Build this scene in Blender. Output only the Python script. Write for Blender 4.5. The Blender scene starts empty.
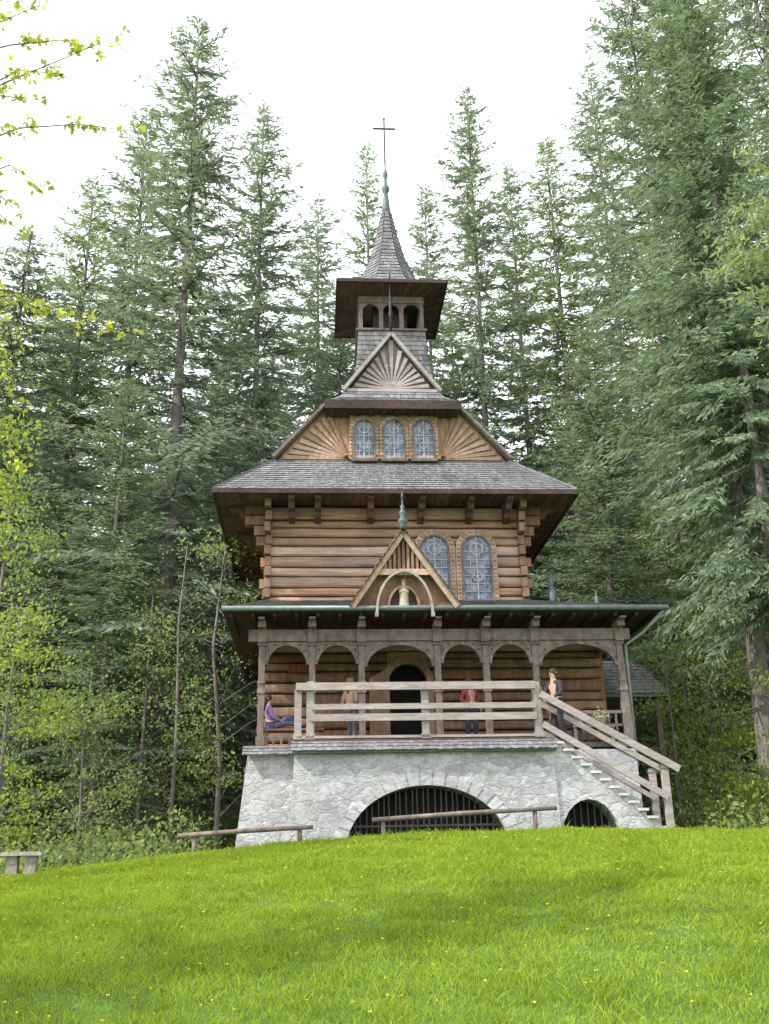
import bpy, math, random
import numpy as np
from mathutils import Vector, Matrix
random.seed(7)
S=math.sin; Cc=math.cos; PI=math.pi; R=math.radians
sc=bpy.context.scene
col=sc.collection
# ---------------------------------------------------------------- camera
f=1000.0; p=R(20.2); rho=R(1.2)
F=Vector((0,Cc(p),S(p))); U0=Vector((0,-S(p),Cc(p))); R0=Vector((1,0,0))
R1=R0*Cc(rho)-U0*S(rho); U1=U0*Cc(rho)+R0*S(rho)
cd=bpy.data.cameras.new('camera'); cam=bpy.data.objects.new('camera',cd); col.objects.link(cam)
cd.sensor_fit='VERTICAL'; cd.sensor_height=36; cd.lens=36*f/1024; cd.clip_end=2000
M=Matrix.Identity(4)
for i in range(3):
    M[i][0]=R1[i]; M[i][1]=U1[i]; M[i][2]=-F[i]
cam.matrix_world=M
sc.camera=cam
def ray(px,py): return F*f+R1*(px-384.5)+U1*(512-py)
def W(px,py,Y):
    d=ray(px,py); return d*(Y/d.y)
# ---------------------------------------------------------------- ground height
ck=[(-60,888),(0,877),(80,866),(150,859),(240,849),(400,835),(560,828),(769,831),(860,836)]
cx=np.array([W(a,b,23).x for a,b in ck]); cz=np.array([W(a,b,23).z-0.05 for a,b in ck])
def hg_(x,y):
    x=np.asarray(x,float); y=np.asarray(y,float)
    zc=np.interp(x,cx,cz)
    t=np.clip((y-8.0)/(22.8-8.0),0,1)
    s=t*(1.5-.5*t)
    s=np.where(t>=1,1.0,s)
    z=-1.75+(zc+1.75)*s
    z=z-np.clip(y-23.2,0,4)*0.03
    z=z+0.05*np.sin(x*.7+y*.4)*np.clip(1-abs(y-14)/12,0,1)
    far=np.clip((y-34)/60,0,1)
    return z*(1-far)+(0.6)*far+far*3.0
def gz(x,y): return float(hg_(x,y))
# ---------------------------------------------------------------- chapel frame
O=W(404,735,25.5); th=R(4.0)
uh=Vector((Cc(th),S(th),0)); vh=Vector((-S(th),Cc(th),0))
G0=gz(O.x,O.y)
def uz(px,py,v):
    d=ray(px,py); s=(v+O.dot(vh))/d.dot(vh); q=d*s
    return ((q-O).dot(uh), q.z-G0)
def UU(px,py,v): return uz(px,py,v)[0]
def ZZ(px,py,v): return uz(px,py,v)[1]
def L2W(u,v,z): return Vector((O.x,O.y,0))+uh*u+vh*v+Vector((0,0,z+G0))
# ---------------------------------------------------------------- materials
def newmat(name):
    m=bpy.data.materials.new(name); m.use_nodes=True
    nt=m.node_tree; nt.nodes.clear()
    out=nt.nodes.new('ShaderNodeOutputMaterial')
    return m,nt,out
def ramp(nt,fac,stops):
    r=nt.nodes.new('ShaderNodeValToRGB')
    el=r.color_ramp.elements
    while len(el)<len(stops): el.new(0.5)
    for e,(pp,c) in zip(el,stops):
        e.position=pp; e.color=(*c,1)
    nt.links.new(fac,r.inputs['Fac']); return r.outputs['Color']
def mth(nt,op,a,b=None):
    n=nt.nodes.new('ShaderNodeMath'); n.operation=op
    for i,x in enumerate((a,b)):
        if x is None: continue
        if isinstance(x,(int,float)): n.inputs[i].default_value=x
        else: nt.links.new(x,n.inputs[i])
    return n.outputs[0]
def mixc(nt,fac,a,b,mode='MIX'):
    n=nt.nodes.new('ShaderNodeMix'); n.data_type='RGBA'; n.blend_type=mode
    for k,x in ((0,fac),(6,a),(7,b)):
        if isinstance(x,(int,float)): n.inputs[k].default_value=x
        elif isinstance(x,tuple): n.inputs[k].default_value=(*x,1)
        else: nt.links.new(x,n.inputs[k])
    return n.outputs[2]
def coords(nt,scale,space='Object'):
    t=nt.nodes.new('ShaderNodeTexCoord'); mp=nt.nodes.new('ShaderNodeMapping')
    mp.inputs['Scale'].default_value=scale
    nt.links.new(t.outputs[space],mp.inputs['Vector']); return mp.outputs[0]
def noise(nt,vec,scale=1,detail=4,rough=.6,dist=0):
    n=nt.nodes.new('ShaderNodeTexNoise'); n.inputs['Scale'].default_value=scale
    n.inputs['Detail'].default_value=detail; n.inputs['Roughness'].default_value=rough
    n.inputs['Distortion'].default_value=dist
    nt.links.new(vec,n.inputs['Vector']); return n.outputs['Fac']
def wood(name,dark,light,scale=(1.2,8,14),rough=.8,isl=.35,bump=.35,stain=.5,stc=None,grey=0):
    m,nt,out=newmat(name)
    vec=coords(nt,scale)
    a=noise(nt,vec,1.6,6,.65,.6)
    c=ramp(nt,a,[(.3,dark),(.68,light)])
    b=noise(nt,coords(nt,(.7,.7,.9)),1.5,5,.65)
    c=mixc(nt,mth(nt,'MULTIPLY',ramp(nt,b,[(.42,(0,0,0)),(.68,(1,1,1))]),stain),c,stc or tuple(x*.4 for x in dark))
    g=nt.nodes.new('ShaderNodeNewGeometry')
    v=mth(nt,'ADD',mth(nt,'MULTIPLY',g.outputs['Random Per Island'],isl*2),1-isl)
    hs=nt.nodes.new('ShaderNodeHueSaturation'); nt.links.new(c,hs.inputs['Color']); nt.links.new(v,hs.inputs['Value'])
    if grey>0:
        fr_=mth(nt,'FRACT',mth(nt,'MULTIPLY',g.outputs['Random Per Island'],7.31))
        b2=noise(nt,coords(nt,(.5,2,5)),1.1,4,.6)
        nt.links.new(mth(nt,'SUBTRACT',1.15,mth(nt,'MULTIPLY',mth(nt,'ADD',fr_,b2),grey)),hs.inputs['Saturation'])
    bs=nt.nodes.new('ShaderNodeBsdfPrincipled'); nt.links.new(hs.outputs[0],bs.inputs['Base Color'])
    bs.inputs['Roughness'].default_value=rough; bs.inputs['Specular IOR Level'].default_value=.25
    bp=nt.nodes.new('ShaderNodeBump'); bp.inputs['Strength'].default_value=bump; bp.inputs['Distance'].default_value=.03
    nt.links.new(a,bp.inputs['Height']); nt.links.new(bp.outputs[0],bs.inputs['Normal'])
    nt.links.new(bs.outputs[0],out.inputs[0]); return m
def leafm(name,c1,c2,transl=.4,isl=True,nscale=.35):
    m,nt,out=newmat(name)
    g=nt.nodes.new('ShaderNodeNewGeometry')
    a=noise(nt,coords(nt,(1,1,1)),nscale,3)
    fac=mth(nt,'ADD',mth(nt,'MULTIPLY',g.outputs['Random Per Island'],.55),mth(nt,'MULTIPLY',a,.7))
    c=ramp(nt,fac,[(.25,c1),(.85,c2)])
    d=nt.nodes.new('ShaderNodeBsdfDiffuse'); nt.links.new(c,d.inputs['Color'])
    if transl==0:
        nt.links.new(d.outputs[0],out.inputs[0]); return m
    t=nt.nodes.new('ShaderNodeBsdfTranslucent'); mx=nt.nodes.new('ShaderNodeMixShader')
    ct=mixc(nt,.5,c,(c2[0]*1.5,c2[1]*1.4,c2[2]*.6)); nt.links.new(ct,t.inputs['Color'])
    mx.inputs[0].default_value=transl
    nt.links.new(d.outputs[0],mx.inputs[1]); nt.links.new(t.outputs[0],mx.inputs[2]); nt.links.new(mx.outputs[0],out.inputs[0])
    return m
def plain(name,c,rough=.6,metal=0,var=.25,sc_=6):
    m,nt,out=newmat(name)
    a=noise(nt,coords(nt,(1,1,1)),sc_,4)
    cc=ramp(nt,a,[(.3,tuple(x*(1-var) for x in c)),(.7,tuple(min(1,x*(1+var)) for x in c))])
    bs=nt.nodes.new('ShaderNodeBsdfPrincipled'); nt.links.new(cc,bs.inputs['Base Color'])
    bs.inputs['Roughness'].default_value=rough; bs.inputs['Metallic'].default_value=metal
    nt.links.new(bs.outputs[0],out.inputs[0]); return m
def stonem(name,scale,c1,c2,mortar,dist=.8,stain=.45):
    m,nt,out=newmat(name)
    vec=coords(nt,(1,1,1.5))
    nz=nt.nodes.new('ShaderNodeTexNoise'); nz.inputs['Scale'].default_value=2.2; nz.inputs['Detail'].default_value=5; nt.links.new(vec,nz.inputs['Vector'])
    va=nt.nodes.new('ShaderNodeVectorMath'); va.operation='MULTIPLY_ADD'
    nt.links.new(nz.outputs['Color'],va.inputs[0]); va.inputs[1].default_value=(dist,)*3; nt.links.new(vec,va.inputs[2])
    v1=nt.nodes.new('ShaderNodeTexVoronoi'); v1.inputs['Scale'].default_value=scale; nt.links.new(va.outputs[0],v1.inputs['Vector'])
    v2=nt.nodes.new('ShaderNodeTexVoronoi'); v2.feature='DISTANCE_TO_EDGE'; v2.inputs['Scale'].default_value=scale; nt.links.new(va.outputs[0],v2.inputs['Vector'])
    sp=nt.nodes.new('ShaderNodeSeparateColor'); nt.links.new(v1.outputs['Color'],sp.inputs[0])
    c=ramp(nt,sp.outputs[0],[(0,c1),(1,c2)])
    fn=noise(nt,vec,6,8,.85)
    c=mixc(nt,.9,c,ramp(nt,fn,[(.32,(.55,.55,.56)),(.6,(1.12,1.12,1.12))]),'MULTIPLY')
    mk=ramp(nt,v2.outputs['Distance'],[(.0,(.45,.45,.45)),(.06,(0,0,0))])
    c=mixc(nt,mk,c,mortar)
    mo=noise(nt,vec,.9,6,.65); c=mixc(nt,mth(nt,'MULTIPLY',ramp(nt,mo,[(.50,(0,0,0)),(.72,(1,1,1))]),stain),c,(.24,.22,.22))
    bs=nt.nodes.new('ShaderNodeBsdfPrincipled'); nt.links.new(c,bs.inputs['Base Color']); bs.inputs['Roughness'].default_value=.9
    h=mth(nt,'ADD',mth(nt,'MULTIPLY',fn,1.2),ramp(nt,v2.outputs['Distance'],[(0,(0,0,0)),(.12,(.4,.4,.4))]))
    bp=nt.nodes.new('ShaderNodeBump'); bp.inputs['Strength'].default_value=.7; bp.inputs['Distance'].default_value=.06
    nt.links.new(h,bp.inputs['Height']); nt.links.new(bp.outputs[0],bs.inputs['Normal'])
    nt.links.new(bs.outputs[0],out.inputs[0]); return m
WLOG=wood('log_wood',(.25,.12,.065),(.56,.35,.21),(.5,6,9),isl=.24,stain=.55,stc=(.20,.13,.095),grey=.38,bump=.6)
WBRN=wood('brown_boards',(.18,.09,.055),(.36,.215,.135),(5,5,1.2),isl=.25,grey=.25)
WORG=wood('orange_boards',(.25,.14,.08),(.48,.31,.19),(5,5,2),isl=.22,stain=.45,stc=(.17,.11,.085),grey=.3)
WCRV=wood('carved_trim',(.30,.19,.125),(.52,.37,.25),(5,5,5),isl=.3,stain=.3,grey=.25)
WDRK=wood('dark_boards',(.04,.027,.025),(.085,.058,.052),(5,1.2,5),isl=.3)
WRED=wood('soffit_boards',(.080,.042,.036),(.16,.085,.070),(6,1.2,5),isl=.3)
WGRY=wood('weathered_wood',(.24,.205,.195),(.44,.395,.375),(1.2,5,8),isl=.2,stain=.35,stc=(.14,.11,.10))
WGRB=wood('weathered_brown_wood',(.115,.088,.08),(.25,.20,.18),(4,4,2),isl=.2,stain=.35)
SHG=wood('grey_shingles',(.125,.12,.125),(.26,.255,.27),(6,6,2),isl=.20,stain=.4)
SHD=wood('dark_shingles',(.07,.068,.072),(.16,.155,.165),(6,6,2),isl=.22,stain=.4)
STN=stonem('rubble_stone',2.6,(.42,.42,.44),(.62,.62,.65),(.30,.29,.30),.9,.5)
STA=stonem('arch_stone',1.2,(.46,.46,.48),(.62,.62,.65),(.35,.34,.34),.3,.3)
STP=plain('step_stone',(.52,.51,.50),.85)
BLK=plain('painted_dark',(.012,.010,.010),.9)  # near-black paint standing in for the shade inside openings
IRON=plain('iron_bars',(.035,.03,.03),.6,.3)
GUT=plain('painted_gutter',(.13,.17,.155),.45,.2)
COP=plain('aged_copper',(.08,.12,.12),.6,.1)
def glassm():
    m,nt,out=newmat('leaded_glass')
    vec=coords(nt,(1,1,1))
    v1=nt.nodes.new('ShaderNodeTexVoronoi'); v1.inputs['Scale'].default_value=9; nt.links.new(vec,v1.inputs['Vector'])
    sp=nt.nodes.new('ShaderNodeSeparateColor'); nt.links.new(v1.outputs['Color'],sp.inputs[0])
    c=ramp(nt,sp.outputs[0],[(0,(.05,.07,.10)),(.6,(.13,.16,.23)),(1,(.26,.28,.33))])  # stained cell tones, with reflected sky painted in as light grey-blue
    bs=nt.nodes.new('ShaderNodeBsdfPrincipled'); nt.links.new(c,bs.inputs['Base Color']); bs.inputs['Roughness'].default_value=.25
    bp=nt.nodes.new('ShaderNodeBump'); bp.inputs['Strength'].default_value=.25; nt.links.new(sp.outputs[1],bp.inputs['Height']); nt.links.new(bp.outputs[0],bs.inputs['Normal'])
    nt.links.new(bs.outputs[0],out.inputs[0]); return m
GLS=glassm()
LEAD=plain('pale_tracery',(.36,.37,.40),.6)
SPR=[leafm('spruce_needles_a',(.085,.13,.11),(.27,.35,.27),.38,nscale=.3),  # needle tones lightened to paint distance haze into the crowns
     leafm('spruce_needles_b',(.080,.125,.095),(.25,.335,.23),.38,nscale=.3),
     leafm('spruce_needles_c',(.10,.15,.098),(.29,.385,.24),.42,nscale=.3)]
LFY=leafm('spring_leaves',(.12,.20,.05),(.34,.43,.10),.5,nscale=.8)
LFD=leafm('green_leaves',(.13,.19,.085),(.30,.39,.16),.48,nscale=.8)  # muted green leaf colour for sparse trees and undergrowth
LFN=leafm('overhead_leaves',(.24,.33,.06),(.50,.54,.13),.55,nscale=2)
LFP=leafm('pale_boughs',(.14,.22,.11),(.34,.44,.22),.5,nscale=1.5)
BRK=wood('bark',(.11,.095,.09),(.27,.24,.23),(9,9,2),isl=.1,bump=.8)
# ---------------------------------------------------------------- mesh builder
def V(*a): return Vector(a)
class MB:
    def __init__(s): s.v=[]; s.f=[]
    def add(s,pts,faces):
        b=len(s.v); s.v+= [tuple(q) for q in pts]; s.f+=[tuple(b+i for i in q) for q in faces]
    def hexa(s,b4,t4):
        s.add(list(b4)+list(t4),[(3,2,1,0),(4,5,6,7),(0,1,5,4),(1,2,6,5),(2,3,7,6),(3,0,4,7)])
    def box(s,u0,u1,v0,v1,z0,z1):
        s.hexa([(u0,v0,z0),(u1,v0,z0),(u1,v1,z0),(u0,v1,z0)],[(u0,v0,z1),(u1,v0,z1),(u1,v1,z1),(u0,v1,z1)])
    def prism(s,poly,d0,d1,org=(0,0,0),ds=(1,0,0),dn=(0,1,0)):
        org=Vector(org); ds=Vector(ds); dn=Vector(dn); n=len(poly)
        A=[org+ds*a+V(0,0,z)+dn*d0 for a,z in poly]; B=[org+ds*a+V(0,0,z)+dn*d1 for a,z in poly]
        s.add(A+B,[tuple(range(n)),tuple(range(2*n-1,n-1,-1))]+[(i,i+n,(i+1)%n+n,(i+1)%n) for i in range(n)])
    def beam(s,a,b,w,h,up=(0,0,1)):
        a=Vector(a); b=Vector(b); d=(b-a).normalized(); up=Vector(up)
        if abs(d.dot(up))>.98: up=V(0,1,0)
        sd=d.cross(up).normalized(); u2=sd.cross(d).normalized()
        o=[sd*-w/2-u2*h/2, sd*w/2-u2*h/2, sd*w/2+u2*h/2, sd*-w/2+u2*h/2]
        s.hexa([a+q for q in o],[b+q for q in o])
    def tube(s,pts,rad,n=8,cap=True):
        pts=[Vector(q) for q in pts]
        if isinstance(rad,(int,float)): rad=[rad]*len(pts)
        vs=[];fs=[]; side=None
        for i,q in enumerate(pts):
            d=(pts[min(i+1,len(pts)-1)]-pts[max(i-1,0)]).normalized()
            ref=V(0,0,1) if abs(d.z)<.9 else V(1,0,0)
            a=d.cross(ref).normalized(); b=d.cross(a)
            if side is not None and a.dot(side)<0: a=-a;b=-b
            side=a
            for k in range(n):
                t=2*PI*k/n; vs.append(q+(a*Cc(t)+b*S(t))*rad[i])
        for i in range(len(pts)-1):
            for k in range(n):
                fs.append((i*n+k,i*n+(k+1)%n,(i+1)*n+(k+1)%n,(i+1)*n+k))
        if cap: fs+=[tuple(range(n-1,-1,-1)),tuple(range((len(pts)-1)*n,len(pts)*n))]
        s.add(vs,fs)
    def lathe(s,prof,c,n=12):
        vs=[];fs=[]
        for r_,z in prof:
            for k in range(n):
                t=2*PI*k/n; vs.append((c[0]+r_*Cc(t),c[1]+r_*S(t),c[2]+z))
        for i in range(len(prof)-1):
            for k in range(n):
                fs.append((i*n+k,i*n+(k+1)%n,(i+1)*n+(k+1)%n,(i+1)*n+k))
        fs+=[tuple(range(n-1,-1,-1)),tuple(range((len(prof)-1)*n,len(prof)*n))]
        s.add(vs,fs)
    def ring(s,outer,inner,v0,v1):
        n=len(outer)
        for i in range(n-1):
            o0,o1,i1,i0=outer[i],outer[i+1],inner[i+1],inner[i]
            s.hexa([(o0[0],v0,o0[1]),(o1[0],v0,o1[1]),(i1[0],v0,i1[1]),(i0[0],v0,i0[1])],
                   [(o0[0],v1,o0[1]),(o1[0],v1,o1[1]),(i1[0],v1,i1[1]),(i0[0],v1,i0[1])])
    def shingles(s,a,b,c,d,rowh=.22,w=.13,thick=.025,rg=random):
        a,b,c,d=[Vector(q) for q in (a,b,c,d)]
        n=(b-a).cross(d-a)
        if n.length<1e-6: n=(b-a).cross(c-a)
        n.normalize()
        if n.z<0: n=-n
        H=(((a+b)/2)-((c+d)/2)).length; rows=max(2,int(H/rowh+.5))
        for i in range(rows):
            t0=i/rows; t1=min(1,(i+1.3)/rows)
            A=a.lerp(d,t0);B=b.lerp(c,t0);D=a.lerp(d,t1);E=b.lerp(c,t1)
            m=max(1,int((A-B).length/w+.5)); off=rg.random()*.5
            cuts=[0]+[min(1,max(0,(k+off+rg.uniform(-.15,.15))/m)) for k in range(m)]+[1]
            for k in range(len(cuts)-1):
                x0,x1=cuts[k],cuts[k+1]
                if x1-x0<1e-4: continue
                j=rg.uniform(-.015,.015); tj=thick*rg.uniform(.9,1.3); dn=(A-D).normalized()*j
                q0=A.lerp(B,x0)+n*tj+dn; q1=A.lerp(B,x1-.04*(x1-x0))+n*tj+dn
                q2=D.lerp(E,x1-.04*(x1-x0))+n*.004; q3=D.lerp(E,x0)+n*.004
                s.add([q0,q1,q2,q3,q0-n*tj,q1-n*tj],[(0,1,2,3),(4,5,1,0)])
    def build(s,name,mat,parent=None,smooth=False):
        me=bpy.data.meshes.new(name); me.from_pydata(s.v,[],s.f); me.update()
        if smooth: me.shade_smooth()
        o=bpy.data.objects.new(name,me); col.objects.link(o); me.materials.append(mat)
        if parent: o.parent=parent
        return o
def quads(name,Q,mat,parent=None):
    Q=np.asarray(Q,dtype=np.float32).reshape(-1,3); n=len(Q)//4
    me=bpy.data.meshes.new(name); me.vertices.add(len(Q)); me.vertices.foreach_set('co',Q.ravel())
    me.loops.add(n*4); me.loops.foreach_set('vertex_index',np.arange(n*4,dtype=np.int32))
    me.polygons.add(n); me.polygons.foreach_set('loop_start',np.arange(0,n*4,4,dtype=np.int32))
    try: me.polygons.foreach_set('loop_total',np.full(n,4,dtype=np.int32))
    except Exception: pass
    me.update(calc_edges=True); me.materials.append(mat)
    o=bpy.data.objects.new(name,me); col.objects.link(o)
    if parent: o.parent=parent
    return o
def tag(o,label=None,cat=None,group=None,kind=None):
    if label:o['label']=label
    if cat:o['category']=cat
    if group:o['group']=group
    if kind:o['kind']=kind
    return o
def empty(name,loc,rz=0,label=None,cat=None,group=None):
    o=bpy.data.objects.new(name,None); col.objects.link(o); o.location=loc; o.rotation_euler=(0,0,rz)
    o.empty_display_size=.3
    return tag(o,label,cat,group)
def arch(cu,z0,zs,r,rz=None,n=12):
    rz=rz or r
    return [(cu-r,z0)]+[(cu-r*Cc(PI*k/n),zs+rz*S(PI*k/n)) for k in range(n+1)]+[(cu+r,z0)]
# ================================================================ CHAPEL
ch=empty('log_chapel',L2W(0,0,0),th,'brown log chapel with shingled roofs, slender bell tower, arcaded porch and pale stone base','chapel')
zf=ZZ(420,738,-1.2)
bl=UU(294,790,-1.2); br=UU(557,790,-1.2)
wl=UU(248,748,-.25); wr=UU(634,750,-.1)
# --- stone base
mb=MB()
al=UU(346,825,-1.2); ar=UU(509,825,-1.2); az=ZZ(427,785,-1.2); a0=-.15
ac=(al+ar)/2; arr=(ar-al)/2
pts=[(bl-.12,-.9),(ac-arr,-.9)]+[(ac-arr*Cc(PI*k/20),a0+(az-a0)*S(PI*k/20)) for k in range(21)]+[(ac+arr,-.9),(br+.05,-.9),(br,zf-.25),(bl,zf-.25)]
mb.prism(pts,-1.2,-.3)
mb.hexa([(wl-.32,-.5,-.9),(wr+.05,-.29,-.9),(wr+.05,9.3,-.9),(wl-.32,9.3,-.9)],[(wl,-.25,zf-.2),(wr,-.25,zf-.2),(wr,9.3,zf-.2),(wl,9.3,zf-.2)])
base=mb.build('stone_base',STN,ch)
mb=MB()
n=21
for k in range(n):
    t0=PI*k/n+.014; t1=PI*(k+1)/n-.014
    w0=.28*random.uniform(.85,1.25)
    def pt(t,e): return (ac-(arr+e)*Cc(t), a0+((az-a0)+e)*S(t))
    q=[pt(t0,0),pt(t1,0),pt(t1,w0),pt(t0,w0)]
    mb.prism(q,-1.215-random.uniform(0,.015),-1.1)
mb.build('arch_ring',STA,base)
mb=MB(); mb.box(al-.1,ar+.1,-.42,-.31,-.9,az+.2); mb.build('cellar_dark_panel',BLK,base)  # black slab behind the arch, cellar darkness put into its colour
mb=MB()
x=al+.08
while x<ar:
    h=a0+(az-a0)*math.sqrt(max(0,1-((x-ac)/arr)**2))
    mb.tube([(x,-1.0,-.5),(x+random.uniform(-.03,.03),-1.0,h+.05)],.022,5); x+=.135
mb.box(al,ar,-1.03,-.99,.35,.40)
mb.build('iron_grille',IRON,base)
mb=MB()
mb.shingles((bl-.08,-1.42,zf-.30),(br+.06,-1.42,zf-.30),(br+.06,-1.1,zf-.02),(bl-.08,-1.1,zf-.02),.16,.12)
mb.box(bl-.06,br+.04,-1.36,-1.15,zf-.34,zf-.29)
mb.build('wall_cap',SHG,base)
mb=MB()
mb.shingles((wl-.12,-.52,zf-.27),(bl-.05,-.52,zf-.27),(bl-.05,-.22,zf-.02),(wl-.12,-.22,zf-.02),.15,.12)
mb.build('wall_cap',SHG,base)
# --- deck
mb=MB(); mb.box(bl,br,-1.15,-.1,zf-.12,zf); mb.box(wl,wr,-.1,8.8,zf-.12,zf+.002)
mb.build('porch_deck',WGRB,ch)
# --- walls
zpt=ZZ(400,601,2.2)
zbeam=ZZ(400,642,0); zbt=ZZ(400,630,0)
LWl=UU(268,560,2.2); LWr=UU(521,560,2.2)
ev=-.75
zev=ZZ(400,610,ev); eL=UU(223,604,ev); eR=UU(664,611,ev)
def logs(mb,u0,u1,v,z0,z1,h,axis='u',rg=random,gap=.455):
    zz_=z0; hs_=[]
    while zz_<z1-.02:
        k_=h*rg.uniform(.78,1.2)
        if z1-zz_-k_<h*.5: k_=z1-zz_
        hs_.append((zz_,k_)); zz_+=k_
    for (za_,hh) in hs_:
        zc=za_+hh/2; r1=hh*gap; dj=rg.uniform(-.04,.02)
        prof=[(.03,-r1),(-.13,-r1*.92),(-.165,-r1*.62),(-.172,0),(-.165,r1*.62),(-.13,r1*.92),(.03,r1),(.1,r1),(.1,-r1)]
        N_=9 if axis=='u' else 2
        secs=[]
        for j in range(N_):
            t=j/(N_-1); q=u0+(u1-u0)*t; wv=rg.uniform(-.010,.010); wd=rg.uniform(-.012,.012)
            secs.append([((q,v+d+dj+wd,zc+zz+wv) if axis=='u' else (v+d+dj+wd,q,zc+zz+wv)) for d,zz in prof])
        m=len(prof); vs=[x for s_ in secs for x in s_]
        fs=[tuple(range(m)),tuple(range(m*N_-1,m*(N_-1)-1,-1))]
        for j in range(N_-1):
            fs+=[(j*m+k,(j+1)*m+k,(j+1)*m+(k+1)%m,j*m+(k+1)%m) for k in range(m)]
        mb.add(vs,fs)
    if axis=='u': mb.box(u0+.01,u1-.01,v+.04,v+.12,z0,z1)
    else: mb.box(v+.04,v+.12,u0+.01,u1-.01,z0,z1)
dl=UU(388,700,2.0); dr=UU(428,700,2.0); dtop=zf+2.45
mb=MB()
LRr=UU(602,690,2.0); zlt=zev-.04
logs(mb,LWl-.1,dl,2.1,zf,dtop+.3,.3); logs(mb,dr,LRr,2.1,zf,dtop+.3,.3); logs(mb,LWl-.1,LRr,2.1,dtop+.3,zlt,.3)
logs(mb,2.1,9.0,LWl,zf,zlt,.3,'v'); logs(mb,2.1,9.0,LRr,zf,zlt,.3,'v'); logs(mb,LWl,LRr,9.0,zf,zlt,.3)
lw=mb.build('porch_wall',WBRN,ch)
mb=MB(); mb.box(dl-.05,dr+.05,2.55,2.6,zf,dtop+.4); mb.box(dl-.06,dl-.02,2.25,2.55,zf,dtop+.3); mb.box(dr+.02,dr+.06,2.25,2.55,zf,dtop+.3)
mb.build('doorway_dark_box',BLK,lw)  # black back and cheeks paint the unlit interior behind the door
mb=MB(); dc=(dl+dr)/2; hw=(dr-dl)/2
mb.ring(arch(dc,zf,dtop-hw,hw+.16),arch(dc,zf,dtop-hw,hw-.02),1.83,2.1)
sp=arch(dc,dtop-hw,dtop-hw,hw-.02)
mb.prism([(dc-hw,dtop-hw)]+[q for q in sp[1:-1]]+[(dc+hw,dtop-hw),(dc+hw,dtop+.3),(dc-hw,dtop+.3)],1.9,2.05)
fr=mb.build('door_frame',WORG,lw)
mb=MB()
mb.hexa([(dl+.02,1.95,zf),(dl+.05,1.92,zf),(dl-.50,1.45,zf),(dl-.53,1.48,zf)],[(dl+.02,1.95,dtop-.1),(dl+.05,1.92,dtop-.1),(dl-.50,1.45,dtop-.5),(dl-.53,1.48,dtop-.5)])
mb.build('door',WORG,lw)
mb=MB()
uu0,zz0=uz(288,671,1.6); uu1,_=uz(311,671,1.6)
for k in range(8):
    x=uu0+(uu1-uu0)*(k+.5)/8; z0=zz0+random.uniform(-.02,0); z1=z0+.22
    mb.box(x-.034,x-.010,1.74,1.86,z0,z1)
    if k%2: mb.box(x+.012,x+.032,1.74,1.86,z0,z1)
    mb.box(x-.029,x+.029,1.735,1.85,(z0+z1)/2-.014,(z0+z1)/2+.014)
    if k%3==0: mb.box(x-.029,x+.029,1.736,1.851,z1-.03,z1)
mb.build('carved_inscription',plain('inscription_red',(.34,.08,.05)),lw)
# --- porch ceiling + roof
bk=8.6
mb=MB()
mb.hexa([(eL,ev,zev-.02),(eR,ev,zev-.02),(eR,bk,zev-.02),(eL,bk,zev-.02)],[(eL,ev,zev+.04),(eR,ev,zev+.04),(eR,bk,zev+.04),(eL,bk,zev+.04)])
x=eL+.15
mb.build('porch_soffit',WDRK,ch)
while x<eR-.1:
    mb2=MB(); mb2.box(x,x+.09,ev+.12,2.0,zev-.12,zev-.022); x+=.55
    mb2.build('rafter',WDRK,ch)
mb=MB()
top=zpt-.02
mb.shingles((eL,ev,zev+.07),(eR,ev,zev+.07),(LWr+.1,2.1,top),(LWl-.1,2.1,top),.2,.13)
mb.shingles((eR,ev,zev+.07),(eR,bk,zev+.07),(LWr+.1,bk-1,top),(LWr+.1,2.1,top),.22,.16)
mb.shingles((eL,bk,zev+.07),(eL,ev,zev+.07),(LWl-.1,2.1,top),(LWl-.1,bk-1,top),.22,.16)
mb.add([(eL,ev,zev+.05),(eR,ev,zev+.05),(LWr,2.2,top-.02),(LWl,2.2,top-.02),(eR,bk,zev+.05),(eL,bk,zev+.05),(LWr,bk,top-.02),(LWl,bk,top-.02)],[(0,1,2,3),(1,4,6,2),(5,0,3,7)])
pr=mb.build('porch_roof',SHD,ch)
mb=MB(); mb.tube([(eL-.02,ev-.06,zev+.04),(eR+.05,ev-.06,zev+.04)],.07,8); mb.tube([(eR+.07,ev-.06,zev+.04),(eR+.07,bk,zev+.04)],.06,8)
mb.build('gutter',GUT,pr,True)
mb=MB(); mb.tube([(eR-.02,ev,zev-.03),(eR-.35,-.1,zev-.42),(wr+.12,0.1,zev-.75),(wr+.12,.1,zf-.6)],.042,8)
mb.build('downpipe',plain('grey_pipe',(.26,.27,.28),.5),pr,True)
# --- arcade
ppx=[261,312,362,439,488,538,624]
pu=[UU(a,700,0) for a in ppx]
for i,u in enumerate(pu):
    mb=MB(); w=.078
    mb.box(u-w,u+w,-w,w,zf,zbeam+.02)
    mb.box(u-w-.03,u+w+.03,-w-.03,w+.03,zf+.003,zf+.22)
    mb.box(u-w-.025,u+w+.025,-w-.025,w+.025,zf+1.3,zf+1.42)
    mb.box(u-w-.02,u+w+.02,-w-.02,w+.02,zf+1.55,zf+1.6)
    mb.box(u-w-.035,u+w+.035,-w-.035,w+.035,zbeam-.1,zbeam-.02)
    mb.build('porch_post',WGRB,ch)
    mb=MB()
    mb.box(u-.1,u+.1,-.42,.12,zbt+.002,zbt+.15); mb.box(u-.08,u+.08,-.66,.1,zbt+.152,zev-.14)
    mb.box(u-.11,u+.11,-.16,-.103,zbeam-.02,zbt)
    mb.build('corbel',WGRB,ch)
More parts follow.
